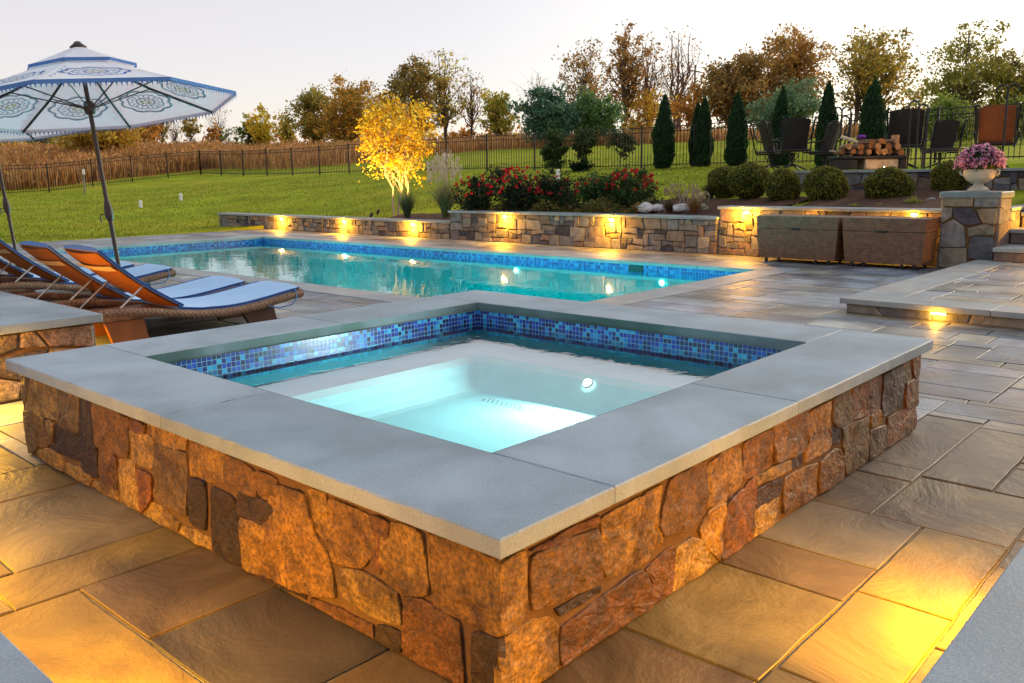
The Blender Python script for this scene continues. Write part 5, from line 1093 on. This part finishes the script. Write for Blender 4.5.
for k, (px, D, h, r, lb, pal) in enumerate(((640,16.5,.24,.20,'small rusty orange grass tuft at the left of the pale rocks',[(.38,.15,.03),(.30,.12,.03)]),(672,16.3,.34,.20,'dark brown grass tuft between the two pale rocks',[(.07,.06,.03),(.12,.09,.04)]),
        (697,15.9,.40,.26,'orange brown fountain grass with buff plumes at the end of the middle wall',[(.38,.17,.05),(.30,.12,.05),(.22,.13,.06)]),(682,17.9,.50,.36,'wide brown fountain grass with buff plumes behind the rocks',[(.16,.11,.06),(.22,.15,.08),(.10,.09,.04)]),(712,17.6,.42,.30,'dark green brown grass clump left of the clipped boxwoods',[(.07,.07,.03),(.12,.10,.04)]))):
    x, y = pt(px, D); grass_clump((x, y, max(gz(x, y), .62) if px > 700 else .64), h, r, 300, pal, lb, 20 + k, plumes=40 if 'plumes' in lb else 0, ppal=[(.42,.30,.22),(.5,.38,.28)], ph=1.15, wd=.012, arch=.7)
for k, (px, D, lb) in enumerate(((917,13.9,'bright yellow green grass tuft left of the urn pillar'),(800,14.3,'small pale grass sprig on the mulch above the left wicker box'),(858,14.0,'small pale grass sprig on the mulch over the gap of the wicker boxes'),(883,14.0,'second small pale grass sprig above the right wicker box'),(1012,14.6,'yellow green grass tuft on the bed right of the urn'),(1022,14.2,'yellow green grass tuft at the right edge above the steps'))):
    x, y = pt(px, D); big = k in (0, 4, 5); grass_clump((x, y, .80), .24 if big else .12, .24 if big else .14, 260 if big else 60, [(.32,.34,.05),(.24,.28,.05),(.42,.40,.10)], lb, 60 + k, wd=.016, arch=1.0)

def rose(px, D, wpx, hpx, yb, label, seed, nfl=60, pal=None):
    x, y = bear(px, D); z = gz(x, y); w = wpx * 1.12 / 863.9 * D; zb = 1.364 + (hz(px) - yb) / 863.9 * D; z = min(z, zb); h = 1.364 + (hz(px) - yb + hpx) / 863.9 * D - z
    t = tree((x, y, z), h, w, label, pal or [(.02,.035,.015),(.035,.055,.02),(.05,.035,.02),(.012,.02,.01)], name='rose_bush', seed=seed, leaves=5200, lsize=.055, clumps=44, spread=.17, trunk_f=.02, tr=.018, cat='rose bush', twigs=2, stems=4, top=.3, box=True)
    rg = np.random.default_rng(seed + 5); u = rg.normal(size=(nfl, 3)); u[:, 2] = np.abs(u[:, 2]) * .9 + .05; u /= np.linalg.norm(u, axis=1, keepdims=True)
    C_ = u * np.array([w / 2, w / 2, h * .56]) * rg.uniform(.82, 1.04, (nfl, 1)) + np.array([0, 0, h * .45]); n = 14
    for c_ in C_: foliage('bloom', c_ + rg.normal(size=(n, 3)) * .014, .045, [(.62,.015,.03),(.50,.01,.02),(.70,.05,.07),(.38,.01,.015)], rg, t, aspect=.8)
    return t
rose(480,19.3,50,38,212,'dark red rose bush at the left end of the rose bed',71,30)
rose(520,18.8,58,44,212,'large bright red rose bush second from the left of the bed',72,60)
rose(560,18.4,52,34,211,'low dark rose bush with few flowers in the middle of the bed',73,22)
rose(600,18.0,50,34,211,'leafy green rose bush with small red flowers, right of the middle',74,24,[(.05,.09,.025),(.08,.12,.03),(.03,.05,.02)])
rose(634,17.6,50,42,211,'pinkish red rose bush at the right end of the bed, in front of the lawn',75,50,[(.05,.08,.025),(.07,.10,.03),(.04,.05,.02)])
# low ground cover along the wall caps
def cover(y0, y1, x0, x1, n, h, pal, name, seed, size=.05):
    rg = np.random.default_rng(seed); X = rg.uniform(x0, x1, n); Y = rg.uniform(y0, y1, n); Z = gz_raw(X, Y) + rg.uniform(0, 1, n) * h * (0.6 + .4 * np.sin(Y * 5)) ; tag(foliage(name, np.stack([X, Y, Z], 1), size, pal, rg), kind='stuff')
cover(8.0, 12.6, 12.52, 13.1, 8000, .34, [(.10,.13,.03),(.16,.17,.04),(.22,.15,.04),(.08,.11,.03),(.30,.15,.04)], 'ground_cover', 5)
# mulch beds
def sheet(name, x0, x1, y0, y1, mat, dz_=.05, st=.3):
    xs = np.arange(x0, x1 + 1e-6, (x1 - x0) / max(1, round((x1 - x0) / st))); ys = np.arange(y0, y1 + 1e-6, (y1 - y0) / max(1, round((y1 - y0) / st))); A, B = np.meshgrid(xs, ys, indexing='ij'); Z = gz_raw(A, B) + dz_ + rng.uniform(-.012, .012, A.shape); Z[-1, :] -= .1; Z[:, 0] -= .02; Z[:, -1] -= .1
    n0, n1 = A.shape; I = np.arange(n0 * n1).reshape(n0, n1); F = np.stack([I[:-1, :-1], I[1:, :-1], I[1:, 1:], I[:-1, 1:]], -1).reshape(-1, 4); o = np_mesh(name, np.stack([A, B, Z], -1).reshape(-1, 3), F, np.ones((len(F), 3)), mat); tag(o, kind='structure'); return o
sheet('mulch_bed', 12.505, 14.6, 5.3, 13.3, M['mulch']); sheet('mulch_bed', 12.53, 15.48, 2.3, 5.28, M['mulch']); sheet('mulch_bed', 12.505, 13.9, 13.32, 16.2, M['mulch'])
def rock(px, D, z, sx_, sz_, label, seed, c=(.55, .50, .48)):
    x, y = bear(px, D); bm = bmesh.new(); bmesh.ops.create_icosphere(bm, subdivisions=3, radius=1)
    for v in bm.verts:
        q = v.co.copy(); s = 1 + .35 * noise.noise(q * 1.3 + Vector((seed, 0, 0))) + .12 * noise.noise(q * 4 + Vector((seed, 3, 0))); v.co = Vector((q.x * sx_ * s, q.y * sx_ * .8 * s, q.z * sz_ * s))
    me = bpy.data.meshes.new('rock'); bm.to_mesh(me); bm.free(); at = me.attributes.new('tint', 'FLOAT_COLOR', 'FACE'); at.data.foreach_set('color', np.tile(np.array([*c, 1], np.float32), len(me.polygons)))
    me.materials.append(M['rock']); o = bpy.data.objects.new('rock', me); COL.objects.link(o); o.location = (x, y, z); tag(o, label, 'rock')
rock(648,16.5,.75,.20,.10,'pale pinkish rock left of the dark grass tuft',1); rock(660,16.5,.74,.14,.08,'smaller pale rock touching the left pale rock',4); rock(684,16.2,.75,.19,.10,'pale rock between the dark tuft and the orange fountain grass',2); rock(706,16.2,.72,.13,.11,'small mossy rock at the end of the middle wall',3,(.25,.25,.14)); rock(934,14.2,.86,.17,.09,'flat grey rock on the mulch left of the urn pillar',5,(.22,.20,.18))

# glowing multi stem tree lit from below
GX_, GY_ = bear(399, 22.6); GZ_ = gz(GX_, GY_)
gt_ = tree((GX_, GY_, GZ_ - .03), 1.364 + (178 - 88) / 863.9 * 22.6 - GZ_, 92 / 863.9 * 22.6, 'small multi stem garden tree glowing yellow orange, lit from below', [(.72,.42,.015),(.78,.50,.03),(.62,.30,.012),(.80,.58,.08)], name='garden_tree', seed=77, leaves=5200, lsize=.085, clumps=60, spread=.15, trunk_f=.30, bark=(.42,.33,.22), tr=.035, stems=3, twigs=3, top=.6)
for dx, dy, e_ in ((-.75, .25, 430), (-.35, -.75, 380), (-.1, .75, 300)):
    t = empty('spot_light', (GX_ + dx, GY_ + dy, gz(GX_ + dx, GY_ + dy)), {430: 'small bronze spotlight left of the glowing tree trunk', 380: 'small bronze spotlight right of the glowing tree trunk', 300: 'small bronze spotlight behind the glowing tree trunk'}[e_], 'spotlight')
    MB().tube([(0, 0, 0), (0, 0, .08)], .012, 6).build('stake', M['iron'], t); MB().tube([(0, 0, .07), (-dx * .08, -dy * .08, .17)], .035, 10).build('body', M['iron'], t)
    lamp('lamp_light', t, (-dx * .12, -dy * .12, .22), e_, col=(1, .68, .14), r=.04, typ='SPOT', d=(-dx * .5, -dy * .5, 1.7), spot=95, blend=.8)
# young trees inside the fence, markers, posts
def near_tree(px, ytop, wpx, D, label, pal, seed, **kw):
    return far_tree(px, ytop, wpx, D, label, pal, seed=seed, **kw)
near_tree(555,124,24,31,'young loose green conifer in front of the fence behind the roses',[(.06,.10,.03),(.10,.14,.04),(.04,.07,.025)],80,leaves=2600,lsize=.09,trunk_f=.02,clumps=30,tr=.04,name='young_conifer',top=2.2)
near_tree(585,124,24,31.5,'young round headed tree on a thin stem right of the young conifer',[(.06,.09,.03),(.09,.12,.04),(.05,.06,.03)],81,leaves=1300,lsize=.09,trunk_f=.36,clumps=20,tr=.04,name='young_tree')
near_tree(622,130,28,32,'sapling with a small dark crown right of the round headed tree',[(.06,.08,.03),(.04,.06,.025)],82,leaves=900,lsize=.09,trunk_f=.45,clumps=14,tr=.03,name='sapling')
near_tree(583,158,22,31,'low dark shrub at the foot of the round headed tree',DG,83,leaves=900,lsize=.08,trunk_f=.02,clumps=12,tr=.02,name='low_shrub',cat='shrub')
for px, yb, D, hp, lb in ((140,181,31,5,'small white lawn marker at the left'),(181,177.5,33,5,'small white lawn marker right of the leftmost one'),(560,174,27,8,'small white post in the grass behind the red roses')):
    x, y = bear(px, D); t = empty('lawn_marker', (x, y, gz(x, y)), lb, 'marker', None); h = hp / 863.9 * D + .05
    MB().lathe([(0, 0), (.06, 0), (.06, h), (.045, h + .03), (0, h + .03)], n=10).build('post', M['white'], t)
x, y = bear(85, 41); t = empty('marker_post', (x, y, gz(x, y)), 'thin white topped post standing in front of the brown meadow', 'post', None)
MB().tube([(0, 0, 0), (.03, 0, .9)], .04, 6).build('post', surf('grey_post', (.25, .22, .2), tint=False), t); MB().tube([(.03, 0, .9), (.04, 0, 1.15)], .06, 6).build('cap', M['white'], t)

# pink chrysanthemums filling the urn
mums = empty('chrysanthemums', (12.32, 2.08, 1.44), 'dome of pink chrysanthemums growing in the pale stone urn', 'flowers'); rg = np.random.default_rng(9)
n = 900; u = rg.normal(size=(n, 3)); u /= np.linalg.norm(u, axis=1, keepdims=True); u[:, 2] = np.abs(u[:, 2]) * 1.0 - .18 * (rg.uniform(size=n) < .45); rr_ = .30 * (1 + .07 * np.sin(5 * np.arctan2(u[:, 1], u[:, 0])))
P0 = np.stack([u[:, 0] * rr_, u[:, 1] * rr_, u[:, 2] * .27 + .02], 1) * rg.uniform(.93, 1.04, (n, 1))
foliage('leaves', np.repeat(P0, 4, 0) * .90 + rg.normal(size=(n * 4, 3)) * .02, .04, [(.04,.07,.02),(.06,.09,.03),(.02,.035,.015)], rg, mums)
keep = rg.uniform(size=n) < .62
foliage('blooms', np.repeat(P0[keep], 9, 0) + rg.normal(size=(keep.sum() * 9, 3)) * .011, .032, [(.66,.26,.44),(.76,.40,.54),(.56,.17,.36),(.84,.52,.62)], rg, mums, aspect=.6)
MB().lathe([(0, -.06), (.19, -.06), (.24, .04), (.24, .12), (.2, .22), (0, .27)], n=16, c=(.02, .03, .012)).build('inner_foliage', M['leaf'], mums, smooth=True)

# meadow of tall brown grass beyond the fence
def meadow(name, n, pxr, dfun, hr, pal, seed, wd=(.05, .13)):
    rg = np.random.default_rng(seed); px = rg.uniform(*pxr, n); D0, D1 = dfun(px); D = np.sqrt(rg.uniform(0, 1, n) * (D1**2 - D0**2) + D0**2); k = (px - 512) / 863.9
    X = CX + (FW.x + RT.x * k) * D; Y = CY + (FW.y + RT.y * k) * D; Z = gz_raw(X, Y); cl = .5 + .5 * np.sin(X * .9 + 2 * np.sin(Y * .5)) * np.sin(Y * 1.1)
    H = rg.uniform(*hr, n) * (.75 + .45 * cl); W2 = rg.uniform(*wd, n) / 2; a = rg.uniform(0, 2*np.pi, n); s = np.stack([np.cos(a), np.sin(a), 0*a], 1) * W2[:, None]; B = np.stack([X, Y, Z - .05], 1); le = rg.normal(size=(n, 2)) * .12
    T_ = B + np.stack([le[:, 0] * H, le[:, 1] * H, H], 1); mid = B + (T_ - B) * .6 
    V = np.stack([B - s * .5, B + s * .5, mid + s, T_, mid - s], 1).reshape(-1, 3); F = np.arange(5 * n).reshape(n, 5)
    tag(np_mesh(name, V, F, pick(pal, n, rg, .3), M['blade']), kind='stuff')
    m_ = int(n * .8); C_ = np.stack([X[:m_], Y[:m_], Z[:m_] + H[:m_] * rg.uniform(.3, 1.0, m_)], 1) + rg.normal(size=(m_, 3)) * .15
    tag(foliage(name + '_heads', C_, .21, pal, rg, up=.6, aspect=.5, mat=M['blade'], clump=.75 + .5 * cl[:m_]), kind='stuff')
MP = [(.56,.27,.08),(.46,.21,.06),(.64,.37,.14),(.34,.16,.06),(.60,.33,.16),(.44,.27,.08)]
meadow('meadow_grass', 60000, (-60, 232), lambda px: (np.interp(px, [-60, 0, 57, 207, 240], [44, 44, 46, 56, 58]), px * 0 + 92), (.6, 1.15), MP, 1)
meadow('meadow_grass_far', 42000, (225, 1080), lambda px: (np.interp(px, [225, 300, 360, 420, 500, 1080], [57, 54, 56, 62, 69, 66]), px * 0 + 98), (.6, 1.1), MP, 2)
# meadow soil colour on the terrain beyond the fence, mowing stripes on the lawn
me = lawn.data; pr_ = np.hypot(cen[:, 0] - CX, cen[:, 1] - CY); fx = (cen[:, 0] - CX) * FW.x + (cen[:, 1] - CY) * FW.y; rx = (cen[:, 0] - CX) * RT.x + (cen[:, 1] - CY) * RT.y
pxx = 512 + 863.9 * rx / np.maximum(fx, .1); tn = np.ones((len(cen), 3)); st_ = np.interp(pxx, [-400, 57, 207, 225, 300, 360, 420, 500, 1080], [43, 45, 55, 56, 53, 55, 61, 68, 65]); md = (fx > st_) | (fx < 0)
tn[md] = (1.5, .75, 3.2)
stripe = (np.floor((cen[:, 0] * .75 + cen[:, 1] * .66) / 1.6) % 2 == 0) & ~md; tn[stripe] *= (.93, .95, .95)
me.attributes['tint'].data.foreach_set('color', np.hstack([tn, np.ones((len(tn), 1))]).astype(np.float32).ravel())

# short turf blades that break up the lawn nearest the pool
rg = np.random.default_rng(31); n = 90000; px = rg.uniform(-30, 900, n); D = 19 + 24 * rg.uniform(0, 1, n) ** 1.4; k = (px - 512) / 863.9
X = CX + (FW.x / .965 + RT.x * k) * D; Y = CY + (FW.y / .965 + RT.y * k) * D
ok = ((X > 12.6) | (Y > 20.45)) & ~((X < 14.8) & (Y < 16.3) & (X > 12)) & ~((X > 12) & (X < 21.6) & (Y < 6.5)); X = X[ok]; Y = Y[ok]; n = len(X); Z = gz_raw(X, Y)
H = rg.uniform(.03, .075, n); a = rg.uniform(0, 2*np.pi, n); s_ = np.stack([np.cos(a), np.sin(a), 0*a], 1) * rg.uniform(.010, .022, n)[:, None]; B = np.stack([X, Y, Z - .02], 1); T2 = B + np.stack([rg.normal(size=n) * .02, rg.normal(size=n) * .02, H + .02], 1)
V = np.stack([B - s_, B + s_, T2], 1).reshape(-1, 3); st2 = np.where(np.floor((X * .75 + Y * .66) / 1.6) % 2 == 0, .86, 1.06)
tag(np_mesh('lawn_grass', V, np.arange(3 * n).reshape(n, 3), pick([(.26,.31,.03),(.20,.26,.025),(.34,.35,.05),(.15,.20,.02)], n, rg, .25) * st2[:, None], M['blade']), kind='stuff')
